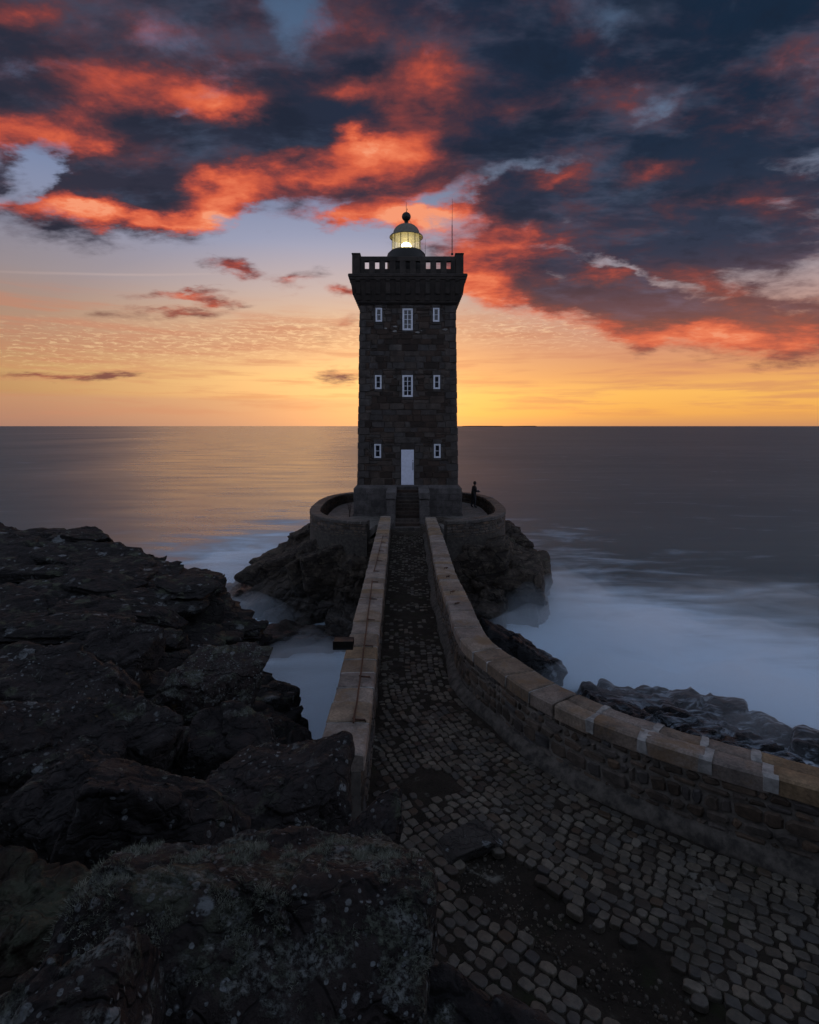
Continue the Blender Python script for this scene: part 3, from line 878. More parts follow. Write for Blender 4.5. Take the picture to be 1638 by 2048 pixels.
# lantern
LX, LY = CX + 0.0, CY
LX = (812.6 - 819) / F * 38.0
zl = lambda y: EYE + (852 - y) / F * 38.0
lan = MB()
lan.lathe([(1.02, 20.085), (1.02, 20.9), (1.32, 21.3), (1.34, zl(513)), (1.30, zl(509)), (1.12, zl(504)), (0.98, zl(502.2)), (0.2, zl(502))], LX, LY, 40)
lantern = lan.build('lantern', M_iron, tower, True)
m, t, bs, out = new_mat('lantern_glass')
tr_ = t.node('ShaderNodeBsdfTransparent'); tr_.inputs[0].default_value = (0.93, 0.92, 0.84, 1)
gl_ = t.node('ShaderNodeBsdfGlossy'); gl_.inputs['Roughness'].default_value = 0.04
tl_ = t.node('ShaderNodeBsdfTranslucent'); tl_.inputs[0].default_value = (0.85, 0.80, 0.58, 1)
df_ = t.node('ShaderNodeBsdfDiffuse'); df_.inputs[0].default_value = (0.6, 0.6, 0.55, 1)
mx1 = t.node('ShaderNodeMixShader'); mx1.inputs[0].default_value = 0.07
t.l.new(tr_.outputs[0], mx1.inputs[1]); t.l.new(gl_.outputs[0], mx1.inputs[2])
mx2 = t.node('ShaderNodeMixShader'); mx2.inputs[0].default_value = 0.17
mx3 = t.node('ShaderNodeMixShader'); mx3.inputs[0].default_value = 0.35
t.l.new(tl_.outputs[0], mx3.inputs[1]); t.l.new(df_.outputs[0], mx3.inputs[2])
t.l.new(mx1.outputs[0], mx2.inputs[1]); t.l.new(mx3.outputs[0], mx2.inputs[2])
t.l.new(mx2.outputs[0], out.inputs['Surface'])
t.n.remove(bs)
M_glass = m
NG = 12; rg = 0.985
zg0, zg1 = zl(502), zl(470)
gm = MB()
ring = lambda r_, z, n=NG, o=0.13: [(LX + r_ * math.cos(2 * math.pi * k / n + o), LY + r_ * math.sin(2 * math.pi * k / n + o), z) for k in range(n)]
gm.loft([ring(rg, zg0), ring(rg, zg1)], True, False)
gm.build('lantern_glass', M_glass, lantern)
for p in ring(rg, 0):
    gb = MB(); gb.tube([(p[0], p[1], zg0), (p[0], p[1], zg1)], 0.026, 6)
    gb.build('glazing_bar', M_iron, lantern)
dm = MB()
r0 = 0.90
pr = [(0.99, zl(470.5)), (1.10, zl(473.5)), (1.165, zl(475.5)), (1.165, zl(473.8)), (1.10, zl(471.5)), (0.98, zl(469)), (0.92, zl(468))]
for i in range(1, 13):
    a_ = i / 12 * math.pi / 2 * 0.93
    pr.append((0.92 * math.cos(a_), zl(468) + (zl(447.5) - zl(468)) * math.sin(a_)))
dm.lathe(pr, LX, LY, 40, cap=False)
dm.build('dome', M_dome, lantern, True)
bl = MB()
bl.lathe([(0.17, zl(449)), (0.17, zl(446.6)), (0.10, zl(446)), (0.10, zl(444.5)), (0.15, zl(444)), (0.15, zl(443)), (0.09, zl(442.3))] +
         [(max(0.012, 0.315 * math.sin(math.pi * i / 16)), zl(433.2) - 0.315 * math.cos(math.pi * i / 16)) for i in range(1, 17)], LX, LY, 24)
bl.build('ball_finial', M_iron, lantern, True)
rd = MB(); rd.tube([(LX, LY, zl(424.5)), (LX, LY, zl(404))], [0.022, 0.010], 6)
rd.tube([(LX, LY, zl(423.5)), (LX + 0.06, LY, zl(420.5)), (LX + 0.10, LY, zl(417.6)), (LX + 0.06, LY, zl(417)), (LX + 0.04, LY, zl(419))], 0.012, 5)
rd.build('lightning_rod', M_iron, lantern)
rd = MB(); rd.tube([(LX + 0.12, LY - 0.1, zl(446)), (LX + 0.25, LY - 0.2, zl(443)), (LX + 0.31, LY - 0.22, zl(447)), (LX + 0.35, LY - 0.25, zl(449.5))], 0.012, 5)
rd.build('earth_wire', M_iron, lantern)
# the lit lamp: a bright lens on its pedestal
m, t, bs, out = new_mat('lit_lens')
em = t.node('ShaderNodeEmission'); em.inputs[0].default_value = (1.0, 0.86, 0.45, 1); em.inputs[1].default_value = 14.0
t.l.new(em.outputs[0], out.inputs['Surface']); t.n.remove(bs)
M_lamp = m
ZL = zl(493)
ln = MB()
ln.lathe([(0.08, ZL - 0.27), (0.22, ZL - 0.22), (0.33, ZL - 0.10), (0.35, ZL), (0.33, ZL + 0.10), (0.22, ZL + 0.23), (0.08, ZL + 0.29)], LX, LY, 24)
ln.build('lens', M_lamp, lantern, True)
ped = MB(); ped.lathe([(0.30, zl(502) + 0.005), (0.22, zl(502) + 0.05), (0.10, ZL - 0.275)], LX, LY, 16)
ped.build('lamp_pedestal', M_iron, lantern, True)
ld = bpy.data.lights.new('lighthouse_lamp', 'POINT')
ld.energy = 60; ld.color = (1.0, 0.82, 0.42); ld.shadow_soft_size = 0.25
lo = bpy.data.objects.new('lighthouse_lamp', ld); COL.objects.link(lo); lo.location = (LX, LY - 0.52, ZL + 0.05)

# aerials on the gallery
ya = CY - PO + 0.2
def mast(name, label, x, ytop, ymid, ybot, d, r0, r1):
    X_ = (x - 819) / F * d
    z = lambda y: EYE + (852 - y) / F * d
    o = thing(name, label, 'aerial', (X_, d, z(ybot)))
    b = MB(); b.tube([(X_, d, z(ybot)), (X_, d, z(ymid))], r0, 6); b.build('mast', M_iron, o)
    b = MB(); b.tube([(X_, d, z(ymid) + 0.001), (X_ + 0.015, d, z(ytop))], [r0 * 0.6, r1], 6); b.build('whip', M_iron, o)
    b = MB(); b.box(X_ - 0.07, X_ + 0.07, d - 0.06, d + 0.06, z(ybot), z(ybot) + 0.12, 0.01); b.build('bracket', M_iron, o)
mast('radio_aerial', 'tall thin whip aerial on the right of the lighthouse parapet', 904.2, 397.6, 450, 510.2, ya, 0.030, 0.008)
mast('radio_aerial', 'short faint rod aerial just right of the lighthouse lantern', 850.5, 478, 490, 520, CY - 0.6, 0.014, 0.006)

# front steps with flank walls
st = thing('staircase', 'dark stone steps between grey flank walls up to the white lighthouse door', 'staircase', (CX, 33, 4.65))
ns = 12; ys0, ys1 = 30.72, 34.62; zb = 4.62
xs0, xs1 = px(792) , px(838.5)
for i in range(ns):
    sb = MB()
    y0 = ys0 + (ys1 - ys0) * i / ns
    sb.box(CX + xs0 + 0.05, CX + xs1 - 0.05, y0, (ys0 + (ys1 - ys0) * (i + 1) / ns) - 0.004 if i < ns - 1 else ys1, zb - 0.6, zb + (6.70 - zb) * (i + 1) / ns - 0.0, 0.012, rng.random())
    sb.build('step', M_granite, st)
for a, b in ((xs0 - 0.46, xs0 + 0.045), (xs1 - 0.045, xs1 + 0.52)):
    fb_ = MB()
    zz = [zb - 0.6, 5.02, 5.45, 5.88, 6.30]
    for i in range(len(zz) - 1):
        yy = 31.32
        while yy < 34.56:
            ye = min(34.6, yy + rng.uniform(0.7, 1.2))
            if 34.6 - ye < 0.4: ye = 34.6
            fb_.box(CX + a, CX + b, yy + 0.004, ye - 0.004, zz[i] + 0.004, zz[i + 1] - 0.004, 0.012, rng.uniform(0.4, 1))
            yy = ye
    fb_.box(CX + a + 0.02, CX + b - 0.02, 31.36, 34.58, zb - 0.6, 6.29)
    fb_.build('flank_wall', M_plinth, st)
    cp = MB()
    for yy, ye in ((31.22, 32.3), (32.31, 33.4), (33.41, 34.6)):
        cp.box(CX + a - 0.03, CX + b + 0.03, yy, ye - 0.006, 6.305, 6.71, 0.035, rng.uniform(0.6, 1))
    cp.build('coping', M_plinth, st)
# ------------------------------------------------------------------ causeway: path, walls, round terrace wall
rng = random.Random(11)
def zpath(d): return EYE - (4.60 + 0.041 * d)
def ztop(d): return EYE - (3.66 + 0.041 * d)
def on_top(x, y):                      # photo pixel on the wall tops -> plan point
    d = 3.66 * F / (y - 852 - 0.041 * F)
    return ((x - 819) / F * d, d)
def on_path(x, y):
    d = 4.60 * F / (y - 852 - 0.041 * F)
    return ((x - 819) / F * d, d)

M_coping = stone_mat('coping_granite', [(0.15, 0.112, 0.080, 1), (0.165, 0.136, 0.118, 1), (0.215, 0.178, 0.148, 1), (0.19, 0.128, 0.072, 1)], fine=26, stain=(0.17, 0.10, 0.045, 1), bumpd=0.012)
M_rubble = stone_mat('wall_rubble', [(0.034, 0.026, 0.020, 1), (0.080, 0.055, 0.038, 1), (0.10, 0.08, 0.065, 1), (0.060, 0.055, 0.053, 1), (0.115, 0.076, 0.050, 1)], fine=18, stain=(0.022, 0.02, 0.016, 1))
M_joint = plain_mat('wall_mortar', (0.125, 0.110, 0.095, 1), 0.95, mott=0.5)
M_pale = plain_mat('pale_mortar', (0.26, 0.25, 0.235, 1), 0.95, mott=0.4)
M_rust = plain_mat('rusty_iron', (0.075, 0.036, 0.022, 1), 0.8, 0.3, mott=0.5)

class Line:
    """plan polyline with arc length; off>0 is to the right of the walking direction (towards the camera)"""
    def __init__(self, pts, step=0.08):
        pts = np.array(pts, float)
        seg = np.r_[0, np.cumsum(np.linalg.norm(np.diff(pts, axis=0), axis=1))]
        s = np.arange(0, seg[-1], step)
        P = np.stack([np.interp(s, seg, pts[:, 0]), np.interp(s, seg, pts[:, 1])], 1)
        k = 13
        ker = np.hanning(k + 2)[1:-1]; ker /= ker.sum()
        for _ in range(2):
            pad = np.concatenate([P[:1] + (P[:1] - P[1:2]) * np.arange(k // 2, 0, -1)[:, None], P, P[-1:] + (P[-1:] - P[-2:-1]) * np.arange(1, k // 2 + 1)[:, None]])
            P = np.stack([np.convolve(pad[:, i], ker, 'valid') for i in (0, 1)], 1)
        T = np.gradient(P, axis=0); T /= np.linalg.norm(T, axis=1, keepdims=True)
        self.s = np.r_[0, np.cumsum(np.linalg.norm(np.diff(P, axis=0), axis=1))]
        self.P, self.T, self.L = P, T, self.s[-1]
    def pt(self, s, off=0.0):
        s = min(max(s, 0), self.L)
        x, y = np.interp(s, self.s, self.P[:, 0]), np.interp(s, self.s, self.P[:, 1])
        tx, ty = np.interp(s, self.s, self.T[:, 0]), np.interp(s, self.s, self.T[:, 1])
        n = math.hypot(tx, ty)
        return float(x + off * ty / n), float(y - off * tx / n)     # + = to the side (ty, -tx)

# inner top edges, from the lighthouse towards the camera
right_in = [on_top(850.3, 1033.6), on_top(859.5, 1073), on_top(873, 1146.5), on_top(893, 1201), on_top(908, 1253), on_top(926.8, 1290), on_top(968, 1319), on_top(1001, 1342), on_top(1030, 1368),
            on_top(1079, 1394), on_top(1184, 1443), on_top(1265, 1472), on_top(1368.5, 1506), on_top(1526, 1548), on_top(1638, 1580)]
right_in += [(right_in[-1][0] + 0.9, right_in[-1][1] - 0.62), (right_in[-1][0] + 2.2, right_in[-1][1] - 1.35), (right_in[-1][0] + 4.5, right_in[-1][1] - 2.5)]
left_in = [on_top(781.8, 1032), on_top(745, 1397), on_top(727, 1512)]
RL, LL = Line(right_in), Line(left_in)
TH = 0.57

def coping_strip(mb, mor, line, s0, s1, t0, t1, rng, sgn, lens, zt=lambda d: ztop(d), h=0.20, mwide=None):
    """stones of the top course; sgn: side of the path line on which the wall stands"""
    s = s0
    while s < s1 - 0.05:
        e = min(s + rng.uniform(*lens), s1)
        if s1 - e < 0.3: e = s1
        a, b = s + 0.009, e - 0.009
        dz = rng.uniform(-0.013, 0.013); j0, j1 = rng.uniform(-.010, .010), rng.uniform(-.010, .010)
        rings = []
        k = max(2, int((b - a) / 0.15) + 1)
        v = rng.random()
        stations = [a, a + 0.02] + [a + (b - a) * i / k for i in range(1, k)] + [b - 0.02, b]
        for i, q_ in enumerate(stations):
            edge = 0.014 if i in (0, len(stations) - 1) else 0.0
            w_ = rng.uniform(-0.007, 0.007)
            sec = [(t0 + j0 + edge, -h), (t0 + j0 + edge, -0.030), (t0 + j0 + 0.026, -0.004 - edge), (t0 + (t1 - t0) * 0.3, 0.006 - edge + w_), (t0 + (t1 - t0) * 0.7, 0.006 - edge), (t1 + j1 - 0.026, -0.004 - edge + w_), (t1 + j1 - edge, -0.030), (t1 + j1 - edge, -h)]
            ring = []
            for o, z in sec:
                x, y = line.pt(q_, sgn * o)
                ring.append((x, y, zt(y) + z + dz))
            rings.append(ring)
        mb.loft(rings, True, True, v)
        if mor is not None and e < s1 - 0.05:
            wd = mwide(e) if mwide else 0.008
            if wd > 0:
                rr = []
                for q_ in (e - wd - rng.uniform(0, .01), e, e + wd + rng.uniform(0, .01)):
                    ring = []
                    up = 0.011 if wd > 0.012 else -0.006
                    for o, z in [(t0 - 0.004, -h * 0.9), (t0 - 0.005, -0.02), (t0 + 0.03, up - 0.004), ((t0 + t1) / 2, up), (t1 - 0.03, up - 0.004), (t1 + 0.004, -0.02), (t1 + 0.004, -h * 0.9)]:
                        x, y = line.pt(q_ + rng.uniform(-.022, .022), sgn * (o + rng.uniform(-.004, .004)))
                        ring.append((x, y, zt(y) + z))
                    rr.append(ring)
                mor.loft(rr, True, True)
        s = e

def wall_body(line, s0, s1, sgn, zb, zt, mat, name, parent, th=TH, inset=0.035):
    mb = MB(); rings = []
    n = max(2, int((s1 - s0) / 0.15))
    for i in range(n + 1):
        s = s0 + (s1 - s0) * i / n
        ring = []
        for o, top in ((inset, 0), (inset, 1), (th - inset, 1), (th - inset + 0.06, 0)):
            x, y = line.pt(s, sgn * o)
            ring.append((x, y, zt(y) - 0.20 if top else zb))
        rings.append(ring)
    mb.loft(rings, True, True)
    return mb.build(name, mat, parent)

def build_wall(name, label, line, sgn, s0, s1, two_from=None, wide_from=1e9):
    x, y = line.pt((s0 + s1) / 2, 0)
    w_ = thing(name, label, 'wall', (x, y, 4.0))
    wall_body(line, s0, s1, sgn, -1.4, ztop, M_joint, 'core', w_)
    cp, mo = MB(), MB()
    wide = lambda e: (0.035 + 0.03 * rng.random()) if e > wide_from else 0.006
    if two_from is None:
        coping_strip(cp, mo, line, s0, s1, 0, TH, rng, sgn, (0.42, 0.75))
    else:
        coping_strip(cp, mo, line, s0, two_from, 0, TH, rng, sgn, (0.45, 0.8))
        coping_strip(cp, mo, line, two_from + 0.01, s1, 0, TH * 0.52, rng, sgn, (0.55, 0.8), mwide=wide)
        coping_strip(cp, mo, line, two_from + 0.01, s1, TH * 0.535, TH, rng, sgn, (0.55, 0.85), mwide=wide)
    cp.build('coping', M_coping, w_)
    mo.build('mortar', M_pale, w_)
    # rubble on both faces
    ru = MB()
    for side in (0, 1):
        def fn(s, z, o, side=side):
            off = 0.035 - o if side == 0 else TH - 0.035 + o + max(0, -z - 0.2) * 0.011
            x, y = line.pt(s, sgn * off)
            return (x, y, ztop(y) + z)
        zz = [-0.205]
        lim = -1.15 if side == 0 else -4.4
        while zz[-1] > lim: zz.append(zz[-1] - rng.uniform(0.075, 0.17))
        zz = zz[::-1]
        a = s0
        while a < s1 - 0.2:
            b = min(a + rng.uniform(2.5, 4), s1)
            z2 = [q_ + rng.uniform(-0.03, 0.03) for q_ in zz]; z2[-1] = -0.205
            coursed(ru, fn, a, b, z2, rng, lens=(0.09, 0.38), gap=0.024, proud=0.030, bev=0.020, jit=0.014, cham=0.045)
            a = b
    ru.build('rubble_face', M_rubble, w_)
    return w_

sL = LL.L
lw = build_wall('parapet_wall', 'straight stone parapet wall on the left of the causeway with rusty rod', LL, 1, 0.0, sL)
rw = build_wall('parapet_wall', 'curved stone parapet wall sweeping round the right of the cobbled path', RL, -1, 0.0, RL.L, two_from=21.6, wide_from=22.1)

# rusty rod with brackets along the left coping
def ltop(s, o): 
    x, y = LL.pt(s, o)
    return (x, y, ztop(y))
def s_of_y(yrow): return 29.29 - 3.66 * F / (yrow - 852 - 0.041 * F)
for (y0, y1, o0, o1, br) in ((1075, 1150, 0.24, 0.33, (1076, 1088, 1106, 1126, 1148)), (1168, 1472, 0.33, 0.20, (1170, 1206, 1250, 1305, 1371, 1464))):
    a, b = s_of_y(y0), s_of_y(y1)
    r = MB(); n = 24
    r.tube([(lambda p: (p[0], p[1], p[2] + 0.035))(ltop(a + (b - a) * i / n, o0 + (o1 - o0) * i / n + rng.uniform(-.004, .004))) for i in range(n + 1)], 0.013, 6)
    r.build('iron_rod', M_rust, lw)
    for yb in br:
        s_ = s_of_y(yb); o_ = o0 + (o1 - o0) * (s_ - a) / (b - a)
        k = MB()
        p, q_ = ltop(s_, o_ + 0.01), ltop(s_, o_ - 0.15)
        k.tube([(p[0], p[1], p[2] + 0.05), (p[0], p[1], p[2] + 0.03), (q_[0], q_[1], q_[2] + 0.022), (q_[0] + 0.01, q_[1], q_[2] - 0.02)], 0.012, 6)
        k.build('bracket', M_rust, lw)
# studs left in the right coping
for (xx, yy) in ((892, 1139), (896, 1156), (905, 1187), (914, 1211)):
    p = on_top(xx, yy); z = ztop(p[1])
    k = MB(); k.tube([(p[0] - 0.05, p[1], z - 0.01), (p[0] - 0.05, p[1], z + 0.05), (p[0] + 0.06, p[1] + 0.03, z + 0.055)], 0.016, 6)
    k.tube([(p[0] + 0.02, p[1] + 0.1, z - 0.01), (p[0] + 0.02, p[1] + 0.1, z + 0.05)], 0.016, 6)
    k.build('iron_stud', M_rust, rw)
# timber spout sticking out of the left wall over the water
sp = MB()
d_ = 9.1
c = at(693, 1292, d_)
w0 = on_top(693, 1292)
xo = LL.pt(s_of_y(1292), TH)[0]
dsp = 9.25
xl, xr = (665.5 - 819) / F * dsp, (700 - 819) / F * dsp + 0.05
zt_, zb_ = EYE - (1283 - 852) / F * dsp, EYE - (1300 - 852) / F * dsp
sp.box(xl, xr, dsp, dsp + 0.20, zb_, zb_ + 0.03, 0.004); sp.box(xl, xr, dsp, dsp + 0.03, zb_ + 0.031, zt_, 0.004); sp.box(xl, xr, dsp + 0.17, dsp + 0.20, zb_ + 0.031, zt_, 0.004)
sp.box(xl + 0.01, xr, dsp + 0.031, dsp + 0.169, zt_ - 0.03, zt_ - 0.004, 0.004)
sp.build('drain_spout', M_iron, lw)

# ------------------------------------------------------------------ cobbled path
M_bed = None
m, t, bs, out = new_mat('earth_bed')
pos = t.node('ShaderNodeNewGeometry').outputs['Position']
n1 = t.noise(pos, 3, 6, 0.7); n2 = t.noise(pos, 40, 5, 0.7)
cc = t.mix(t.mapr(n1, 0.35, 0.65), (0.020, 0.016, 0.012, 1), (0.036, 0.028, 0.021, 1))
cc = t.mix(t.mul(t.mapr(n2, 0.6, 0.75), 0.7), cc, (0.075, 0.060, 0.050, 1))
cc = t.mix(t.mul(t.mapr(t.noise(pos, 1.6, 6, 0.7), 0.55, 0.68), 0.7), cc, (0.026, 0.030, 0.013, 1))
pale = t.mul(t.mapr(t.noise(pos, 1.1, 4, 0.6), 0.57, 0.64), t.mapr(t.noise(pos, 9, 4, 0.6), 0.5, 0.6))
cc = t.mix(t.mul(pale, 0.75), cc, (0.21, 0.195, 0.165, 1))
t.put(bs.inputs['Base Color'], cc); t.put(bs.inputs['Roughness'], grey(0.95))
bs.inputs['Specular IOR Level'].default_value = 0.15
bump(t, bs, t.mad(n2, 0.5, n1), 1.0, 0.04)
M_bed = m
M_cobble = stone_mat('cobble_granite', [(0.024, 0.017, 0.011, 1), (0.056, 0.043, 0.030, 1), (0.092, 0.076, 0.055, 1), (0.046, 0.041, 0.035, 1), (0.125, 0.105, 0.078, 1), (0.048, 0.029, 0.015, 1)],
                     rough=0.62, fine=24, stain=(0.028, 0.026, 0.016, 1), bumpd=0.008, spec=0.5)

# bed sheet under the stones
def left_limit(d):
    """photo-left edge of the walkway"""
    if d > 6.6: return float(np.interp(d, [6.6, 29.4], [-0.52, -1.0]))
    return -1.6
dirt = [on_path(*p) for p in ((925, 1702), (985, 1690), (1040, 1722), (1110, 1775), (1190, 1842), (1290, 1905), (1390, 1975), (1480, 2048), (1560, 2130), (1330, 2130), (1190, 1985), (1090, 1905), (985, 1835), (900, 1765))]
moss = [on_path(*p) for p in ((800, 1555), (850, 1535), (905, 1550), (915, 1580), (880, 1605), (820, 1600))]
def inside(p, poly):
    c = False; j = len(poly) - 1
    for i in range(len(poly)):
        if (poly[i][1] > p[1]) != (poly[j][1] > p[1]) and p[0] < (poly[j][0] - poly[i][0]) * (p[1] - poly[i][1]) / (poly[j][1] - poly[i][1]) + poly[i][0]:
            c = not c
        j = i
    return c
gx = np.arange(-2.2, 9.0, 0.09); gy = np.r_[np.arange(1.0, 12, 0.09), np.arange(12, 31.2, 0.3)]
GX, GY = np.meshgrid(gx, gy, indexing='ij')
PP = np.stack([GX.ravel(), GY.ravel(), np.zeros(GX.size)], 1)
und = fbm(PP * 0.7, 3, 3) * 0.05
rough_ = fbm(PP * 4, 4, 8) * 0.03
hole = np.array([1.0 if inside(p, dirt) else 0.0 for p in PP]).reshape(GX.shape)
for _ in range(3):
    hole = (hole + np.roll(hole, 1, 0) + np.roll(hole, -1, 0) + np.roll(hole, 1, 1) + np.roll(hole, -1, 1)) / 5
UND = und.reshape(GX.shape)
ZG = EYE - (4.60 + 0.041 * GY) + UND - 0.007 - 0.085 * hole + rough_.reshape(GX.shape) * (0.45 + hole)
# keep it between the walls
idx = np.arange(GX.size).reshape(GX.shape)
Q = np.stack([idx[:-1, :-1], idx[1:, :-1], idx[1:, 1:], idx[:-1, 1:]], -1).reshape(-1, 4)
cxq, cyq = GX.ravel()[Q].mean(1), GY.ravel()[Q].mean(1)
keep = np.ones(len(Q), bool)
rx = np.array([p[0] for p in RL.P]); ry = np.array([p[1] for p in RL.P])
far = cyq > 6.7
keep &= ~(far & (cxq < np.interp(cyq, [6.6, 29.4], [-0.52, -1.0]) - 0.2))
strt = cyq > 10.4
keep &= ~(strt & (cxq > np.interp(cyq, ry[::-1], rx[::-1]) + 0.25))
near_r = ~strt
keep &= ~(near_r & (cxq > np.interp(cyq, ry[::-1], rx[::-1]) + 0.35))
path = np_mesh('path', np.stack([GX.ravel(), GY.ravel(), ZG.ravel()], 1), Q[keep], M_bed)
tag(path, kind='structure')

def zsurf(x, y):
    i = min(max(np.searchsorted(gx, x) - 1, 0), len(gx) - 2); j = min(max(np.searchsorted(gy, y) - 1, 0), len(gy) - 2)
    return zpath(y) + UND[i, j]

cb = MB()
rl = random.Random(21)
def cobble(cx_, cy_, tx, ty, L, Wd, rng, lift=0.0):
    """a worn sett: nearly flat top, rounded shoulders, uneven outline"""
    nseg = 12; e = rng.uniform(2.6, 6.0)
    v = min(1, max(0, rng.gauss(0.5, 0.27)))
    rot = rng.gauss(0, 0.09)
    ca, sa = math.cos(rot), math.sin(rot)
    tilt = (rng.gauss(0, 0.05), rng.gauss(0, 0.05))
    h = rng.uniform(0.008, 0.018)
    rings = []
    jit = [rng.uniform(0.86, 1.07) for _ in range(nseg)]
    shear = rng.gauss(0, 0.10)
    for fr, hz in ((1.0, -0.05), (0.985, lift - 0.004), (0.93, lift + 0.55 * h), (0.80, lift + 0.90 * h), (0.40, lift + 1.0 * h)):
        ring = []
        for k in range(nseg):
            a = 2 * math.pi * (k + 0.5) / nseg
            c_, s_ = math.cos(a), math.sin(a)
            r = (abs(c_) ** e + abs(s_) ** e) ** (-1 / e) * (1 + (jit[k] - 1) * min(1, fr * 1.1)) * fr
            u, w_ = r * c_ * L / 2, r * s_ * Wd / 2
            u += shear * w_
            u, w_ = u * ca - w_ * sa, u * sa + w_ * ca
            x, y = cx_ + u * tx + w_ * ty, cy_ + u * ty - w_ * tx
            ring.append((x, y, zsurf(cx_, cy_) - 0.041 * (y - cy_) + hz + (tilt[0] * u + tilt[1] * w_) * (hz > -0.04)))
        rings.append(ring)
    cb.loft(rings, True, True, v)
ncob = 0
maxt = 6.6
tt = 0.17
wear = lambda x, y: fbm(np.array([[x * 0.9, y * 0.9, 3.3]]), 3, 91)[0]
while tt < maxt:
    Wl = rl.uniform(0.108, 0.136)
    s = rl.uniform(0, 0.25)
    tc = tt + Wl / 2
    while s < RL.L - 0.3:
        x, y = RL.pt(s, tc)
        x2, y2 = RL.pt(s + 0.1, tc)
        k = max(0.4, math.hypot(x2 - x, y2 - y) / 0.1)
        Ls = rl.uniform(0.105, 0.180)
        sm = s + Ls / 2 / k
        s += Ls / k
        x, y = RL.pt(sm, tc)
        if y < 2.9 or y > 30.6 or x > 6.5: continue
        if x < left_limit(y) + 0.08: continue
        wv_ = wear(x, y)
        if y > 8.5 and rl.random() < min(0.72, (y - 8.5) * 0.16) + 0.6 * wv_: continue
        a, b = RL.pt(sm - 0.1, tc), RL.pt(sm + 0.1, tc)
        tx, ty = b[0] - a[0], b[1] - a[1]; n_ = math.hypot(tx, ty); tx /= n_; ty /= n_
        p = (x + rl.uniform(-.012, .012), y + rl.uniform(-.012, .012))
        jx, jy = p[0] + rl.gauss(0, .06), p[1] + rl.gauss(0, .06)
        if inside((jx, jy), dirt) or inside((jx, jy), moss): continue
        if rl.random() < 0.02: continue
        cobble(p[0], p[1], tx, ty, Ls - rl.uniform(0.002, 0.010), Wl - rl.uniform(0.001, 0.008), rl, lift=rl.uniform(-0.009, 0.006) - 0.02 * max(0, wv_) - (0.008 if y > 9 else 0))
        ncob += 1
    tt += Wl
print('cobbles', ncob)
co = cb.build('path_cobbles', M_cobble, None)
co.parent = path
tag(co, kind='stuff')

# loose stones on the bare earth
gv = MB()
rg_ = random.Random(4)
dx0, dx1 = min(p[0] for p in dirt), max(p[0] for p in dirt); dy0, dy1 = min(p[1] for p in dirt), max(p[1] for p in dirt)
cnt = 0
while cnt < 700:
    x, y = rg_.uniform(dx0, dx1), rg_.uniform(max(3.2, dy0), dy1)
    if not inside((x, y), dirt): continue
    cnt += 1
    r_ = 0.006 + 0.022 * rg_.random() ** 4
    i = min(max(np.searchsorted(gx, x) - 1, 0), len(gx) - 2); j = min(max(np.searchsorted(gy, y) - 1, 0), len(gy) - 2)
    z = ZG[i, j] + r_ * 0.2
    a0 = rg_.random() * 6
    rings = [[(x + r_ * f_ * math.cos(a0 + k * 1.047) * rg_.uniform(.8, 1.2), y + r_ * f_ * math.sin(a0 + k * 1.047) * rg_.uniform(.8, 1.2), z + h_ * r_) for k in range(6)] for f_, h_ in ((.7, -.6), (1.0, 0), (.6, .6))]
    gv.loft(rings, True, True, rg_.random())
go = gv.build('gravel', M_cobble)
go.parent = path
tag(go, kind='stuff')

# sunk slab in the path
def block(name, label, cat, px_, py_, dims, rotz, mat, up=0.03, seed=3, rx_=0.0, **kw):
    x, y = on_path(px_, py_)
    return rock_thing(name, label, cat, (x, y, zpath(y) + up), dims, mat, rot=(rx_, 0, rotz), seed=seed, **kw)

# mortar fillet along the foot of the right wall
fi = MB(); rings = []
n = int(RL.L / 0.12)
for i in range(n + 1):
    s = RL.L * i / n
    if s < 0.2: continue
    g = 0.13 + 0.03 * math.sin(s * 2.1) + rng.uniform(-.012, .012)
    ring = []
    for o, z in ((-0.08, -0.06), (-0.08, 0.17), (-0.03, 0.165), (0.02, 0.14), (g * 0.55, 0.10), (g * 0.85, 0.055), (g, 0.01), (g + 0.03, -0.06)):
        x, y = RL.pt(s, o + (rng.uniform(-.008, .008) if o > 0 else 0))
        ring.append((x, y, zpath(y) + z + (rng.uniform(-.008, .008) if o > 0 else 0)))
    rings.append(ring)
fi.loft(rings, True, True)
M_fillet = plain_mat('fillet_mortar', (0.070, 0.060, 0.050, 1), 0.95, mott=0.7)
fi.build('mortar_fillet', M_fillet, rw, True)

# ------------------------------------------------------------------ round terrace wall
RA, RB, RCX, RCY = 5.52, 6.55, -0.11, 36.05
ring_pts = []
for i in range(181):
    a = 2 * math.pi * i / 180 - math.pi / 2
    e = 3.0
    c_, s_ = math.cos(a), math.sin(a)
    k = (abs(c_) ** e + abs(s_) ** e) ** (-1 / e)
    ring_pts.append((RCX + RA * k * c_, RCY + RB * k * s_))
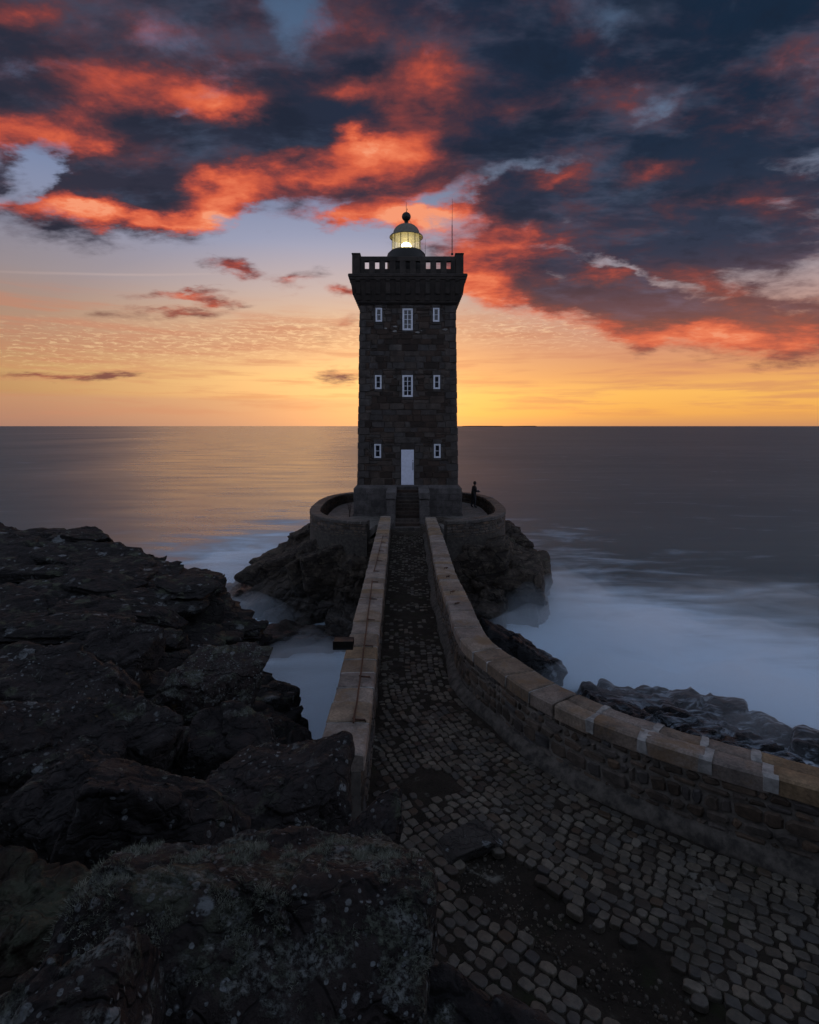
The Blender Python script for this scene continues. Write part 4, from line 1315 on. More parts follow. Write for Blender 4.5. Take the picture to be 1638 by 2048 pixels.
# opening for the causeway
i0 = next(i for i in range(10, 90) if ring_pts[i][0] > 1.42)
i1 = next(i for i in range(170, 90, -1) if ring_pts[i][0] < -1.56)
CL = Line(ring_pts[i0:i1 + 1])
tw = thing('terrace_wall', 'low round stone wall enclosing the terrace at the foot of the lighthouse', 'wall', (RCX, RCY, 3.5))
ZT = 5.42
zc = lambda y: ZT
M_joint2 = plain_mat('old_wall_mortar', (0.050, 0.043, 0.036, 1), 0.95, mott=0.5)
wall_body(CL, 0, CL.L, 1, 2.2, zc, M_joint2, 'core', tw, th=0.58)
cp, mo = MB(), MB()
coping_strip(cp, mo, CL, 0, CL.L, -0.03, 0.60, rng, 1, (0.6, 1.1), zt=zc, h=0.16)
M_cop2 = stone_mat('terrace_coping', [(0.065, 0.056, 0.048, 1), (0.075, 0.066, 0.06, 1), (0.09, 0.078, 0.066, 1)], fine=20)
cp.build('coping', M_cop2, tw); mo.build('mortar', M_joint, tw)
ru = MB()
drains = []
for side in (0, 1):
    def fn(s, z, o, side=side):
        off = 0.035 - o if side == 0 else 0.58 - 0.035 + o
        x, y = CL.pt(s, off)
        return (x, y, ZT + z)
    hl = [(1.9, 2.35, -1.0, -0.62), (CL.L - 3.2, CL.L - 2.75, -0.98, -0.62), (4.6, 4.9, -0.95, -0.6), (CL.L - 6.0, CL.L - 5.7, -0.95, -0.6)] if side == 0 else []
    zz = [-0.165]
    while zz[-1] > (-2.3 if side == 0 else -0.8): zz.append(zz[-1] - rng.uniform(0.12, 0.22))
    a = 0
    while a < CL.L - 0.2:
        b = min(a + rng.uniform(2.5, 4), CL.L)
        if CL.L - b < 0.5: b = CL.L
        z2 = [q_ + rng.uniform(-.03, .03) for q_ in zz[::-1]]; z2[-1] = -0.165
        coursed(ru, fn, a, b, z2, rng, lens=(0.16, 0.5), holes=hl, gap=0.028, proud=0.032, bev=0.022, jit=0.01, cham=0.05)
        a = b
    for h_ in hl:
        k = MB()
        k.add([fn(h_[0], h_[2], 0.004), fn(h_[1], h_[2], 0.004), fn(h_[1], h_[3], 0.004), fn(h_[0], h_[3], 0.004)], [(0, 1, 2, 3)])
        k.build('drain_shade_sheet', M_drain_shade, tw)  # flat black sheet on the wall, painted as the shade inside a drain hole
ru.build('rubble_face', M_rubble, tw)

# terrace floor
tf = MB()
inner = [(RCX + (p[0] - RCX) * 0.93, RCY + (p[1] - RCY) * 0.94) for p in ring_pts[:-1]]
inner = [(x, max(y, 31.4) if abs(x - CX) < 1.9 else y) for x, y in inner]
tf.loft([[(x, y, ZF - 0.4) for x, y in inner], [(x, y, ZF) for x, y in inner]])
M_floor = stone_mat('terrace_paving', [(0.10, 0.09, 0.08, 1), (0.14, 0.125, 0.11, 1)], fine=12, stain=(0.03, 0.028, 0.02, 1))
tag(tf.build('pavement', M_floor), kind='structure')
# ------------------------------------------------------------------ rock materials
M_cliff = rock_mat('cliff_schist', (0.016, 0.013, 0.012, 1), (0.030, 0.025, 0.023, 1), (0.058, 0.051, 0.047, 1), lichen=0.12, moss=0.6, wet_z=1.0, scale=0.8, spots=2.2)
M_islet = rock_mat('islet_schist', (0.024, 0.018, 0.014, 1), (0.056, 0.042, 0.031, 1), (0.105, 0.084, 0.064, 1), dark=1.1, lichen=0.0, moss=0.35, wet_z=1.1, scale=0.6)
M_wet = rock_mat('wet_reef_rock', (0.010, 0.010, 0.011, 1), (0.020, 0.020, 0.022, 1), (0.040, 0.040, 0.043, 1), wet_z=2.6, scale=0.8, spec=0.12, wash=1.0, dark=0.8)
M_bould = rock_mat('boulder_granite', (0.020, 0.015, 0.014, 1), (0.040, 0.031, 0.029, 1), (0.080, 0.069, 0.066, 1), lichen=0.4, moss=0.3, crust=0.25, ochre=0.5, spots=7.0)
M_lich = rock_mat('lichen_boulder', (0.022, 0.015, 0.013, 1), (0.044, 0.030, 0.027, 1), (0.075, 0.060, 0.055, 1), lichen=1.0, moss=0.6, crust=1.0, dark=0.65, spots=13.0, ochre=0.8)
M_slab = rock_mat('path_slab', (0.050, 0.042, 0.036, 1), (0.085, 0.074, 0.064, 1), (0.13, 0.115, 0.10, 1), lichen=0.3, moss=0.2, scale=1.6)
rs = random.Random(77)

# outlines measured in the photograph: rows of the sky-line per column, and right-hand limits per row
HEAD_TOP = [(0, 1037), (30, 1044), (55, 1062), (77, 1066), (107, 1048), (145, 1046), (171, 1054), (205, 1058), (224, 1068), (235, 1088), (256, 1094), (303, 1103), (333, 1128), (372, 1136), (410, 1143), (444, 1150), (461, 1190), (491, 1205), (500, 1238), (547, 1241), (549, 1352), (602, 1371), (607, 1464), (645, 1468), (646, 1500), (2000, 1510)]
HEAD_RIGHT = [(1150, 446), (1189, 446), (1190, 462), (1204, 466), (1205, 492), (1238, 500), (1240, 548), (1272, 543), (1308, 519), (1342, 508), (1350, 549), (1366, 552), (1372, 603), (1419, 601), (1464, 608), (1468, 646), (1540, 650), (1541, 3000)]
ISLET_TOP = [(380, 1170), (455, 1152), (470, 1141), (500, 1117), (525, 1099), (560, 1076), (585, 1062), (610, 1047), (640, 1044), (985, 1030), (1022, 1035), (1030, 1052), (1055, 1062), (1072, 1075), (1087, 1090), (1092, 1118), (1105, 1145), (1120, 1162), (1124, 1300), (1200, 1310)]
def fit(V, top, right=None, rounds=3):
    """shift a block down / to the left until it stays inside the measured outline"""
    V = V.copy()
    for _ in range(rounds):
        d = np.maximum(V[:, 1], 0.5)
        x = 819 + V[:, 0] / d * F; y = 852 - (V[:, 2] - EYE) / d * F
        ok = (V[:, 2] > -0.2)
        if not ok.any(): break
        if right is not None:
            lim = np.interp(y, [r_[0] for r_ in right], [r_[1] for r_ in right], left=4000)
            over = ((x - lim) / F * d)[ok]
            big_ = np.percentile(over, 99.3)
            if 0 < big_ < 4: V[:, 0] -= big_
            x = 819 + V[:, 0] / d * F
        lim = np.interp(x, [r_[0] for r_ in top], [r_[1] for r_ in top])
        over = ((lim - y) / F * d)[ok]
        big_ = np.percentile(over, 99.3)
        if big_ > 0: V[:, 2] -= big_ * 0.98
    return V

def W3(x, y, d): 
    p = at(x, y, d); return (p.x, p.y, p.z)

# ------------------------------------------------------------------ the islet under the lighthouse
parts = []
def isl(c, dims, rot=(0, 0, 0), n=30, **kw):
    kw.setdefault('strata', 0.16); kw.setdefault('layer', 0.55); kw.setdefault('chunk', 0.20); kw.setdefault('rough', 0.08)
    V_, Q_ = rock(c, dims, rot, seed=len(parts) * 7 + 3, n=n, **kw)
    if abs(c[0]) > 2: V_ = fit(V_, ISLET_TOP)
    parts.append((V_, Q_))
isl((-0.1, 36.3, 1.0), (6.3, 7.3, 3.45), (0, 0, .1), n=60, sharp=10, extra=4, chunk=.10, rough=.04)
# right flank, stepping down to the water
isl((5.7, 34.2, 1.8), (2.2, 3.0, 3.2), (0, 0.15, .3)); isl((6.4, 33.3, 0.2), (1.9, 2.4, 3.2), (0, 0.10, -.2))
isl((6.9, 31.6, -0.3), (1.7, 2.0, 2.7), (0.1, 0.05, .3)); isl((5.4, 30.8, 0.1), (2.2, 2.2, 3.2), (0.1, 0, .1)); isl((7.3, 33.0, -0.8), (1.3, 2.0, 2.4), (0, .1, .7))
isl((3.3, 30.2, 0.4), (2.2, 1.8, 3.3), (0.15, 0, -.2)); isl((5.3, 36.8, 2.4), (2.0, 3.0, 2.3), (0, .25, .2)); isl((3.2, 28.6, -0.9), (1.6, 1.4, 2.6), (.1, 0, .4)); isl((6.5, 29.8, -1.0), (1.1, 1.2, 2.0), (0, 0, .9), n=20)
isl((6.1, 35.8, 3.6), (0.9, 0.8, 0.7), (0, .2, .4), n=20, layer=.2); isl((6.8, 34.6, 2.9), (0.8, 0.9, 0.8), (0, .2, .1), n=20, layer=.2)
# left flank: long ribs sloping down towards the left
isl((-5.6, 34.6, 1.5), (2.9, 3.2, 2.3), (0, -0.55, -.1), n=44); isl((-7.8, 34.6, -0.1), (2.9, 2.7, 1.9), (0, -0.55, .25), n=44); isl((-10.0, 34.6, -0.9), (2.4, 2.2, 1.7), (0, -0.45, .1), n=36); isl((-8.2, 33.4, 0.3), (4.6, 2.6, 1.7), (0.05, -0.52, .12), n=60, chunk=.09, rough=.04); isl((-6.8, 31.6, 0.2), (3.6, 1.5, 1.8), (0.12, -0.60, .22), n=50, chunk=.10, rough=.05)
isl((-6.8, 32.2, -0.2), (3.1, 2.0, 2.1), (0.1, -0.6, .35), n=44); isl((-4.2, 31.8, 1.0), (2.3, 1.9, 2.9), (.1, -0.35, .2), n=36); isl((-9.2, 32.2, -1.2), (2.2, 1.5, 1.7), (0, -.5, .3))
isl((-2.9, 30.4, 0.6), (1.8, 1.6, 3.1), (.1, -.1, -.2)); isl((-5.4, 30.3, -0.7), (2.4, 1.4, 2.3), (.15, -.45, .3)); isl((-7.4, 30.9, -1.3), (1.9, 1.1, 1.9), (.1, -.5, .4), n=24)
isl((-4.3, 33.6, 3.1), (1.8, 1.4, 1.0), (0.1, -.25, .2), n=24, layer=.25); isl((-6.3, 34.9, 3.55), (1.2, 1.1, 0.8), (0, -.35, .1), n=24, layer=.25); isl((-2.2, 29.6, 2.4), (1.1, 0.9, 1.2), (0, 0, .3), n=20)
isl((-4.9, 31.4, 1.4), (1.4, 1.2, 2.8), (.05, -.2, .2), n=30); isl((-3.7, 30.9, 1.2), (2.1, 1.5, 2.9), (.08, -.12, .1), n=40, chunk=.12); isl((3.6, 30.9, 0.9), (2.0, 1.5, 2.9), (.08, .12, -.1), n=40, chunk=.12); isl((-2.0, 29.7, .9), (1.2, 1.0, 2.9), (.05, 0, .2), n=30)
# wave-washed shelf in the gap on the left
isl((-4.4, 26.6, -1.1), (2.6, 1.5, 1.95), (.05, -.05, .12), n=36, layer=.3); isl((-2.6, 27.6, -0.6), (1.7, 1.3, 1.8), (.1, 0, -.3)); isl((-6.6, 27.6, -1.5), (1.6, 1.2, 1.7), (0, -.1, .3), n=24)
# piers of rock under the causeway
for y in np.arange(10, 30, 2.2):
    if y > 13: isl((0.2, y, -0.6), (1.1, 1.4, 3.6 if y < 27 else 4.2), (0, 0, rs.uniform(-.3, .3)), n=16)
V, Q = join(parts)
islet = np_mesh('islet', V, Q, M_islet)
tag(islet, kind='structure')

# ------------------------------------------------------------------ the headland on the left: layered slabs with overhanging tips
parts = []
def slab(x, y, d, L, Wd, T, dip=0.06, yaw=0.0, n=24, pitch=0.0, **kw):
    """a slab whose pointed right end shows at photo pixel (x, y) at depth d; y = top edge of the tip"""
    p = at(x, y, d)
    M = Euler((pitch, dip, yaw)).to_matrix()
    c = p + M @ Vector((-L * 0.95, 0, -T * 0.92))
    kw.setdefault('strata', 0.22); kw.setdefault('layer', 0.13); kw.setdefault('chunk', 0.16); kw.setdefault('rough', 0.05)
    V_, Q_ = rock(c[:], (L, Wd, T), (pitch, dip, yaw), seed=len(parts) * 13 + 101, n=n, **kw)
    parts.append((fit(V_, HEAD_TOP, HEAD_RIGHT), Q_))
# sky-line of the cliff, left to right (photo outline)
slab(48, 1044, 23, 2.6, 1.6, 0.7, .10, .1); slab(224, 1056, 21.5, 1.6, 1.2, 0.55, .05, .1, n=30); slab(150, 1052, 22.3, 1.3, 1.1, .5, -.05)
slab(205, 1082, 20.5, 2.4, 1.5, 0.6, .06, .0); slab(258, 1094, 20, 1.4, 1.2, 0.45, .05, .2); slab(303, 1102, 19.5, 1.2, 1.0, 0.35, .08, -.1)
slab(335, 1126, 19, 1.5, 1.2, 0.4, .07, .1); slab(372, 1136, 18.5, 1.6, 1.2, 0.4, .04, .0); slab(410, 1144, 18, 1.4, 1.2, 0.4, .05, .2); slab(444, 1150, 17.6, 1.4, 1.0, 0.42, .12, .0)
slab(438, 1170, 17.2, 2.0, 1.2, 0.5, .04, .1); slab(462, 1190, 16.8, 1.5, 1.0, 0.6, .02, .2); slab(491, 1206, 16.2, 1.5, 1.0, 0.7, .03, .1); slab(500, 1236, 15.8, 2.0, 1.2, 0.8, .02, .0)
slab(546, 1243, 15.2, 1.2, 0.7, 0.28, .03, -.15, n=30); slab(541, 1271, 15.0, 1.5, 0.8, 0.55, .02, .0); slab(520, 1300, 14.6, 1.6, 1.0, 1.2, .0, .1); slab(508, 1342, 14.0, 1.6, 1.0, 1.6, .0, .0)
# back body of the cliff
for (x, y, d, L, Wd, T, dip) in ((120, 1090, 20, 3.5, 2, 1.5, .08), (250, 1140, 18.5, 4, 2, 1.4, .07), (60, 1150, 18.5, 3, 2, 1.2, .05), (330, 1175, 17, 4, 2, 1.3, .05), (420, 1215, 16, 4, 1.8, 1.5, .04),
                             (200, 1200, 16.5, 4, 2, 1.2, .05), (60, 1215, 16, 3, 1.6, 1.1, .05), (350, 1250, 15, 3.5, 1.6, 1.6, .03), (470, 1262, 14.8, 3, 1.2, 1.8, .03), (180, 1262, 14, 3.4, 1.6, 1.1, .06)):
    slab(x, y, d, L, Wd, T, dip, rs.uniform(-.15, .15), n=34, layer=.22)
# big dark undercut wall of the cove (faces the camera)
for (x, y, d, L, Wd, T) in ((500, 1290, 14.6, 2.6, 1.0, 2.6), (400, 1270, 14.4, 2.6, 1.0, 2.2), (280, 1285, 13.6, 2.4, 1.0, 1.8)):
    slab(x, y, d, L, Wd, T, .02, .05, n=34, layer=.5, strata=.08)
# ledges stepping towards the camera
for i in range(46):
    d = rs.uniform(6.0, 14.5)
    xe = np.interp(d, [5.5, 7.5, 9, 11, 12.5, 14.5], [-1.75, -1.9, -2.8, -3.9, -4.6, -4.4])
    u = xe - abs(rs.gauss(0, 1)) * 3.0 - 1.3
    zt_ = np.interp(d, [5, 7, 9, 12, 15], [6.6, 6.1, 5.7, 5.55, 5.7]) + rs.uniform(-0.55, 0.25) + 0.03 * (xe - u)
    L, Wd, T = rs.uniform(0.7, 1.8), rs.uniform(0.6, 1.3), rs.uniform(0.35, 0.8)
    V_, Q_ = rock((u, d, zt_ - T), (L, Wd, T), (rs.uniform(-.12, .2), rs.uniform(-.02, .16), rs.uniform(-.5, .5)), seed=900 + i, n=30, strata=.16, layer=.13, chunk=.16, rough=.05)
    parts.append((fit(V_, HEAD_TOP, HEAD_RIGHT), Q_))
# thin plates of schist lying on the ledges, points towards the sea
for i in range(110):
    d = rs.uniform(5.5, 21.5)
    xe = np.interp(d, [5.5, 7.5, 9, 11, 12.5, 14.5, 16, 18, 20, 22], [-1.9, -2.2, -3.2, -4.2, -4.9, -4.9, -5.4, -7.2, -9.5, -13])
    L, Wd, T = rs.uniform(0.5, 1.7), rs.uniform(0.4, 0.9), rs.uniform(0.10, 0.24)
    if d < 9.5: continue
    u = xe - L - abs(rs.gauss(0, 1)) * 3.2
    z_ = np.interp(d, [5, 7, 9, 12, 15, 18, 22], [6.7, 6.25, 5.85, 5.75, 5.8, 5.9, 6.2]) + rs.uniform(-0.25, 0.35)
    V_, Q_ = rock((u, d, z_), (L, Wd, T), (rs.uniform(.0, .22), rs.uniform(.02, .16), rs.uniform(-.35, .35)), seed=1500 + i, n=26, sharp=40, extra=8, strata=.10, layer=.07, chunk=.10, rough=.03)
    parts.append((fit(V_, HEAD_TOP, HEAD_RIGHT), Q_))
# low broken rocks at the mouth of the cove beside the wall
for (x, y, d, L, Wd, T) in ((549, 1354, 12.2, .9, .7, .8), (603, 1374, 11.4, 1.0, .8, 1.0), (600, 1424, 10.6, 1.0, .8, 1.1), (607, 1466, 9.6, .9, .8, 1.2), (636, 1478, 9.2, .35, .4, 1.3), (648, 1492, 8.6, .3, .35, 1.2), (620, 1492, 8.9, .4, .4, 1.2), (655, 1540, 7.9, .5, .5, 1.2), (575, 1395, 11.6, .5, .5, 1.0), (560, 1420, 10.2, 1.2, .8, 1.4), (520, 1400, 11.2, 1.3, .9, 1.6)):
    slab(x, y, d, L, Wd, T, .05, rs.uniform(-.3, .3), n=28, layer=.3, strata=.12, chunk=.22)
# cliff foot down to the water
for (x, y, d, L, Wd, T) in ((500, 1330, 14.2, 2.2, 1.2, 3.2), (470, 1400, 12.6, 2.2, 1.4, 3.4), (560, 1450, 10.4, 1.8, 1.2, 3.4), (620, 1530, 8.6, 1.5, 1.2, 3.2), (440, 1200, 16.5, 3, 1.8, 3.2), (330, 1150, 18.2, 3, 1.8, 3.4), (200, 1100, 20.2, 3, 1.8, 3.6), (60, 1080, 22, 3, 1.8, 3.6)):
    slab(x - 30, y + 70, d, L, Wd, T, .0, 0, n=26, layer=.6)
# ground under everything near the camera; unseen bank added behind it shades the foreground
gx_ = np.r_[np.arange(-40, -26, 0.8), np.arange(-26, 9.01, 0.16), np.arange(9.8, 40, 0.8)]; gy_ = np.r_[np.arange(-40, -5, 0.7), np.arange(-5, 24.01, 0.16)]
A, B = np.meshgrid(gx_, gy_, indexing='ij')
PPg = np.stack([A.ravel(), B.ravel(), np.zeros(A.size)], 1)
edge = np.interp(B, [-41, 2.0, 5.2, 6.0, 7.5, 9, 11, 12.5, 14.5, 16, 18, 20, 22, 24], [60, 60, 9, -1.2, -1.7, -2.7, -3.9, -4.7, -4.7, -5.0, -7.4, -9.6, -13, -18])
zt2 = np.interp(B, [-40, -14, -6.5, -3.2, -1.2, 0, 1.2, 2.4, 4, 6, 8, 12, 16, 20, 24], [24, 20, 16.8, 14.2, 9.6, 8.9, 8.3, 7.0, 6.1, 5.75, 5.3, 5.1, 5.0, 5.2, 5.0])
pr_ = np.clip((A + 1.2) / 0.8, 0, 1)                     # lower under the path
zt2 = zt2 * (1 - pr_) + np.minimum(zt2, np.interp(B, [-40, -14, -6.5, -3.2, -1.2, 0.5, 2.2, 3.2], [24, 20, 16.8, 14.2, 9.6, 8.6, 5.6, 5.30]) - 0.041 * B) * pr_
drop = np.clip((A - edge) / 1.6, 0, 1)
Zg = zt2 * (1 - drop) - 1.6 * drop + fbm(PPg * 0.5, 5, 40).reshape(A.shape) * 0.55 * (1 - pr_ * 0.8) + fbm(PPg * 2.0, 4, 44).reshape(A.shape) * 0.14
idx = np.arange(A.size).reshape(A.shape)
Qg = np.stack([idx[:-1, :-1], idx[1:, :-1], idx[1:, 1:], idx[:-1, 1:]], -1).reshape(-1, 4)
parts.append((np.stack([A.ravel(), B.ravel(), Zg.ravel()], 1), Qg))
V, Q = join(parts)
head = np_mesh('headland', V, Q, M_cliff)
tag(head, kind='structure')

# ------------------------------------------------------------------ single boulders one can point to
def bould(label, x, y, d, L, Wd, T, rot=(0, 0, 0), mat=None, seed=1, n=40, name='boulder', cat='boulder', group='boulders heaped in the foreground', **kw):
    """(x, y, d): photo pixel and depth of the middle of its top"""
    p = at(x, y, d)
    kw.setdefault('chunk', 0.14); kw.setdefault('rough', 0.06); kw.setdefault('extra', 9)
    return rock_thing(name, label, cat, (p.x, p.y, p.z - T * 0.85), (L, Wd, T), mat or M_bould, group=group, rot=rot, seed=seed, n=n, **kw)
big = bould('largest boulder, crusted with pale lichen spots and grey-green tufts', 520, 1700, 2.45, 0.80, 0.62, 0.85, (0.30, 0.06, -0.05), M_lich, 12, n=110, chunk=.09, rough=.05)
vv = np.array([v.co for v in big.data.vertices]); nn_ = np.array([v.normal for v in big.data.vertices])
M_tuft, tt_, tb_, _o = new_mat('lichen_tuft')
tv = attr(tt_, 'var')
tt_.put(tb_.inputs['Base Color'], tt_.ramp(tv, [(0, (0.075, 0.080, 0.055, 1)), (0.5, (0.14, 0.152, 0.115, 1)), (1, (0.24, 0.255, 0.21, 1))]))
tt_.put(tb_.inputs['Roughness'], grey(0.9))
msk = 0.5 * fbm(vv * 3.0, 3, 501) + 0.9 * fbm(vv * 9.0, 3, 511) + 0.22 * np.clip((vv[:, 2] - 0.50) / 0.25, -1, 1)
rt = random.Random(8)
tu = MB()
cand = np.where((msk > 0.30) & (nn_[:, 2] > 0.05) & (vv[:, 2] > 0.1))[0]
for i in cand:
    if rt.random() > 0.55: continue
    p, n_ = Vector(vv[i]), Vector(nn_[i])
    vcol = rt.random()
    for _ in range(rt.randint(5, 9)):
        d0 = (n_ + Vector((rt.gauss(0, .5), rt.gauss(0, .5), rt.gauss(.3, .4)))).normalized()
        b0 = p + Vector((rt.uniform(-.012, .012), rt.uniform(-.012, .012), 0))
        s_ = d0.cross(Vector((rt.random() - .5, rt.random() - .5, rt.random() - .5))).normalized() * rt.uniform(.0008, .0017)
        ln_ = rt.uniform(.008, .026)
        m_ = b0 + d0 * ln_ * .55 + Vector((rt.gauss(0, .003), rt.gauss(0, .003), 0))
        tp = b0 + d0 * ln_ + Vector((rt.gauss(0, .006), rt.gauss(0, .006), rt.gauss(0, .004)))
        tu.add([b0 - s_ - n_ * .006, b0 + s_ - n_ * .006, m_ + s_ * .7, m_ - s_ * .7, tp], [(0, 1, 2, 3), (3, 2, 4)], min(1, max(0, vcol + rt.gauss(0, .15))))
to = tu.build('lichen_tufts', M_tuft)
to.parent = big
tag(to, kind='stuff')
bould('rounded boulder with blue-grey lichen in the bottom left corner', 95, 2000, 1.6, 0.33, 0.28, 0.5, (0.2, -.25, .2), M_lich, 23, n=70)
bould('smooth dark boulder along the bottom edge below the cobbles', 1120, 2165, 1.9, 0.60, 0.34, 0.62, (0.15, .10, -.1), M_bould, 31, n=70, chunk=.08)
bould('orange-tinged mossy hump at the left edge of the photo', 5, 1810, 2.5, 0.36, 0.4, 0.45, (.1, .1, 0), rock_mat('rusty_moss_rock', (0.030, 0.018, 0.010, 1), (0.045, 0.026, 0.012, 1), (0.05, 0.04, 0.03, 1), moss=0.9, lichen=.2, ochre=1.0), 37, n=60)
bould('squared dark boulder touching the near end of the left parapet wall', 545, 1560, 5.3, 0.80, 0.55, 0.95, (.06, .03, .05), M_bould, 41, n=80, sharp=22, chunk=.10)
bould('low rounded boulder wedged behind the right end of the largest boulder', 735, 1665, 3.9, 0.26, 0.30, 0.7, (.1, 0, .2), M_bould, 43, n=50)
bould('angular boulder with a bright flat top beside the cove', 455, 1440, 7.4, 0.68, 0.6, 0.62, (.14, .10, .15), M_bould, 47, n=60, sharp=22)
bould('lichen-topped boulder at the brink of the cove', 420, 1330, 9.3, 0.72, 0.6, 0.62, (.2, .16, -.1), M_lich, 53, n=60)
bould('tilted pale slab lying flat among the dark ledges', 245, 1278, 10.6, 0.75, 0.5, 0.28, (.22, .18, -.25), M_bould, 59, n=50, sharp=24, layer=.1, strata=.05)
bould('broad flat boulder split by a crack at the left edge', 80, 1460, 6.4, 0.95, 0.65, 0.55, (.18, .12, .2), M_bould, 61, n=60, sharp=20)
bould('wedge-shaped boulder in front of the split flat boulder', 190, 1530, 5.2, 0.75, 0.5, 0.55, (.25, .2, -.2), M_bould, 67, n=60, sharp=20)
bould('long low boulder between the wedge-shaped and the squared one', 270, 1440, 6.9, 0.55, 0.45, 0.45, (.2, .2, .1), M_bould, 71, n=50)
bould('dull boulder beneath the tilted pale slab', 130, 1345, 8.7, 1.1, 0.6, 0.55, (.2, .08, -.1), M_bould, 73, n=50)
bould('blocky boulder wedged behind the largest boulder', 300, 1590, 3.9, 0.6, 0.45, 0.55, (.1, .12, .1), M_bould, 79, n=60)

# slab lying in the path
xs_, ys_ = on_path(935, 1688)
rock_thing('paving_slab', 'large flat granite slab lying loose among the cobbles', 'slab', (xs_, ys_, zpath(ys_) + 0.03), (0.33, 0.21, 0.055), M_slab, rot=(.03, -.05, .42), seed=5, n=44, sharp=40, extra=3, chunk=.02, rough=.02, cut=(1.1, 1.4))

# ------------------------------------------------------------------ rocks in the sea on the right
def sea_rock(label, spec, mat=M_wet):
    ps = [rock(c, dm, ro, seed=sd, n=nn, strata=.06, layer=.22, chunk=.15, rough=.07) for c, dm, ro, sd, nn in spec]
    V, Q = join(ps)
    o_ = np.array([spec[0][0][0], spec[0][0][1], 0.0])
    o = np_mesh('sea_rock', V - o_, Q, mat)
    o.location = o_
    return tag(o, label, 'sea rock', 'rocks awash to the right of the causeway')
sea_rock('dark hump of rock in the mist close behind the curved wall', [((3.9, 22.9, -0.4), (1.5, 1.5, 2.05), (0, .2, .2), 201, 40), ((5.1, 22.4, -0.7), (0.95, 1.1, 1.9), (0, .1, .5), 202, 34), ((2.4, 23.2, 0.0), (1.3, 1.4, 2.0), (0, .1, 0), 203, 30)])
sea_rock('long low reef streaked with draining foam beyond the curved wall',
         [((8.1, 18.6, -1.0), (2.8, 1.6, 1.7), (.05, .12, -.35), 211, 60), ((10.2, 17.5, -0.9), (2.3, 1.3, 1.65), (.08, .10, -.5), 212, 50), ((7.0, 17.6, -0.9), (2.0, 1.2, 1.7), (.1, .1, -.45), 213, 44),
          ((9.6, 16.4, -1.1), (2.4, 1.0, 1.6), (.1, .1, -.5), 214, 44), ((11.9, 16.4, -1.2), (1.5, 1.0, 1.65), (.05, .12, -.5), 215, 36), ((8.9, 19.3, -1.0), (1.8, .9, 1.55), (0, .1, -.4), 216, 36), ((6.3, 19.4, -1.0), (1.3, .9, 1.4), (0, 0, .2), 217, 30), ((9.4, 19.8, -1.0), (2.9, 1.0, 1.55), (0, .06, -.4), 218, 44), ((12.0, 18.4, -1.1), (2.0, 0.9, 1.55), (0, .1, -.5), 219, 40)])
sea_rock('small flat rock cut by the right edge of the photo', [((13.6, 17.2, -0.5), (1.7, 0.7, 1.0), (0, .12, -.3), 221, 36)])

# far low island on the horizon
pr = []
for k, (x0, x1, h) in enumerate(((925, 1000, 16), (985, 1075, 12))):
    d = 9000.0
    pr.append(rock(((0.5 * (x0 + x1) - 819) / F * d, d, 0), ((x1 - x0) / 2 / F * d, 500, h), (0, 0, 0), seed=300 + k, n=16, chunk=.0, rough=.0))
V, Q = join(pr)
tag(np_mesh('far_island', V, Q, M_wet), kind='structure')
# ------------------------------------------------------------------ sea
def graded(a, b, fine0, fine1, step, grow=1.25):
    xs = list(np.arange(fine0, fine1 + 1e-6, step))
    s, x = step, fine1
    while x < b: s *= grow; x += s; xs.append(min(x, b))
    s, x = step, fine0; lo = []
    while x > a: s *= grow; x -= s; lo.append(max(x, a))
    return np.array(lo[::-1] + xs)
sx = graded(-30000, 30000, -22, 24, 0.3); sy = graded(-60, 40000, -2, 62, 0.3)
A, B = np.meshgrid(sx, sy, indexing='ij')
PPs = np.stack([A.ravel(), B.ravel(), np.zeros(A.size)], 1)
wx = A + fbm(PPs * 0.12, 3, 60).reshape(A.shape) * 3.0
wy = B + fbm(PPs * 0.12, 3, 66).reshape(A.shape) * 3.0
foam = np.zeros_like(A)
FOAM = [  # centre, radii, rotation, amount
 (9.0, 25.0, 6.5, 4.5, -.3, .9), (14, 20, 8, 4.5, -.35, .95), (5.5, 27.0, 2.6, 3.2, 0, .6), (10.5, 31, 7, 7, 0, .55), (16, 26, 10, 6, -.25, .5), (20, 33, 12, 8, 0, .18), (11, 42, 7, 11, 0, .25), (26, 23, 10, 5, 0, .4),
 (-3.2, 19.5, 3.2, 7.0, 0, 1.1), (-2.5, 12.5, 2.8, 5.5, 0, 1.1), (-8, 29, 3.8, 3.4, 0, .9), (-11.5, 35, 4.0, 7, .2, .9), (-13, 44, 9, 10, .3, .65), (-10, 58, 14, 14, 0, .3), (-6, 24.5, 3.2, 2.6, 0, .7), (0, 54, 16, 9, 0, .2)]
for (cx_, cy_, ra, rb, ro, am) in FOAM:
    ca, sa = math.cos(ro), math.sin(ro)
    dx, dy = wx - cx_, wy - cy_
    u, v = (dx * ca + dy * sa) / ra, (-dx * sa + dy * ca) / rb
    foam = np.maximum(foam, 0) + am * np.exp(-(u * u + v * v)) * (1 - 0.5 * np.clip(foam, 0, 1))
foam = np.clip(foam, 0, 1.2)
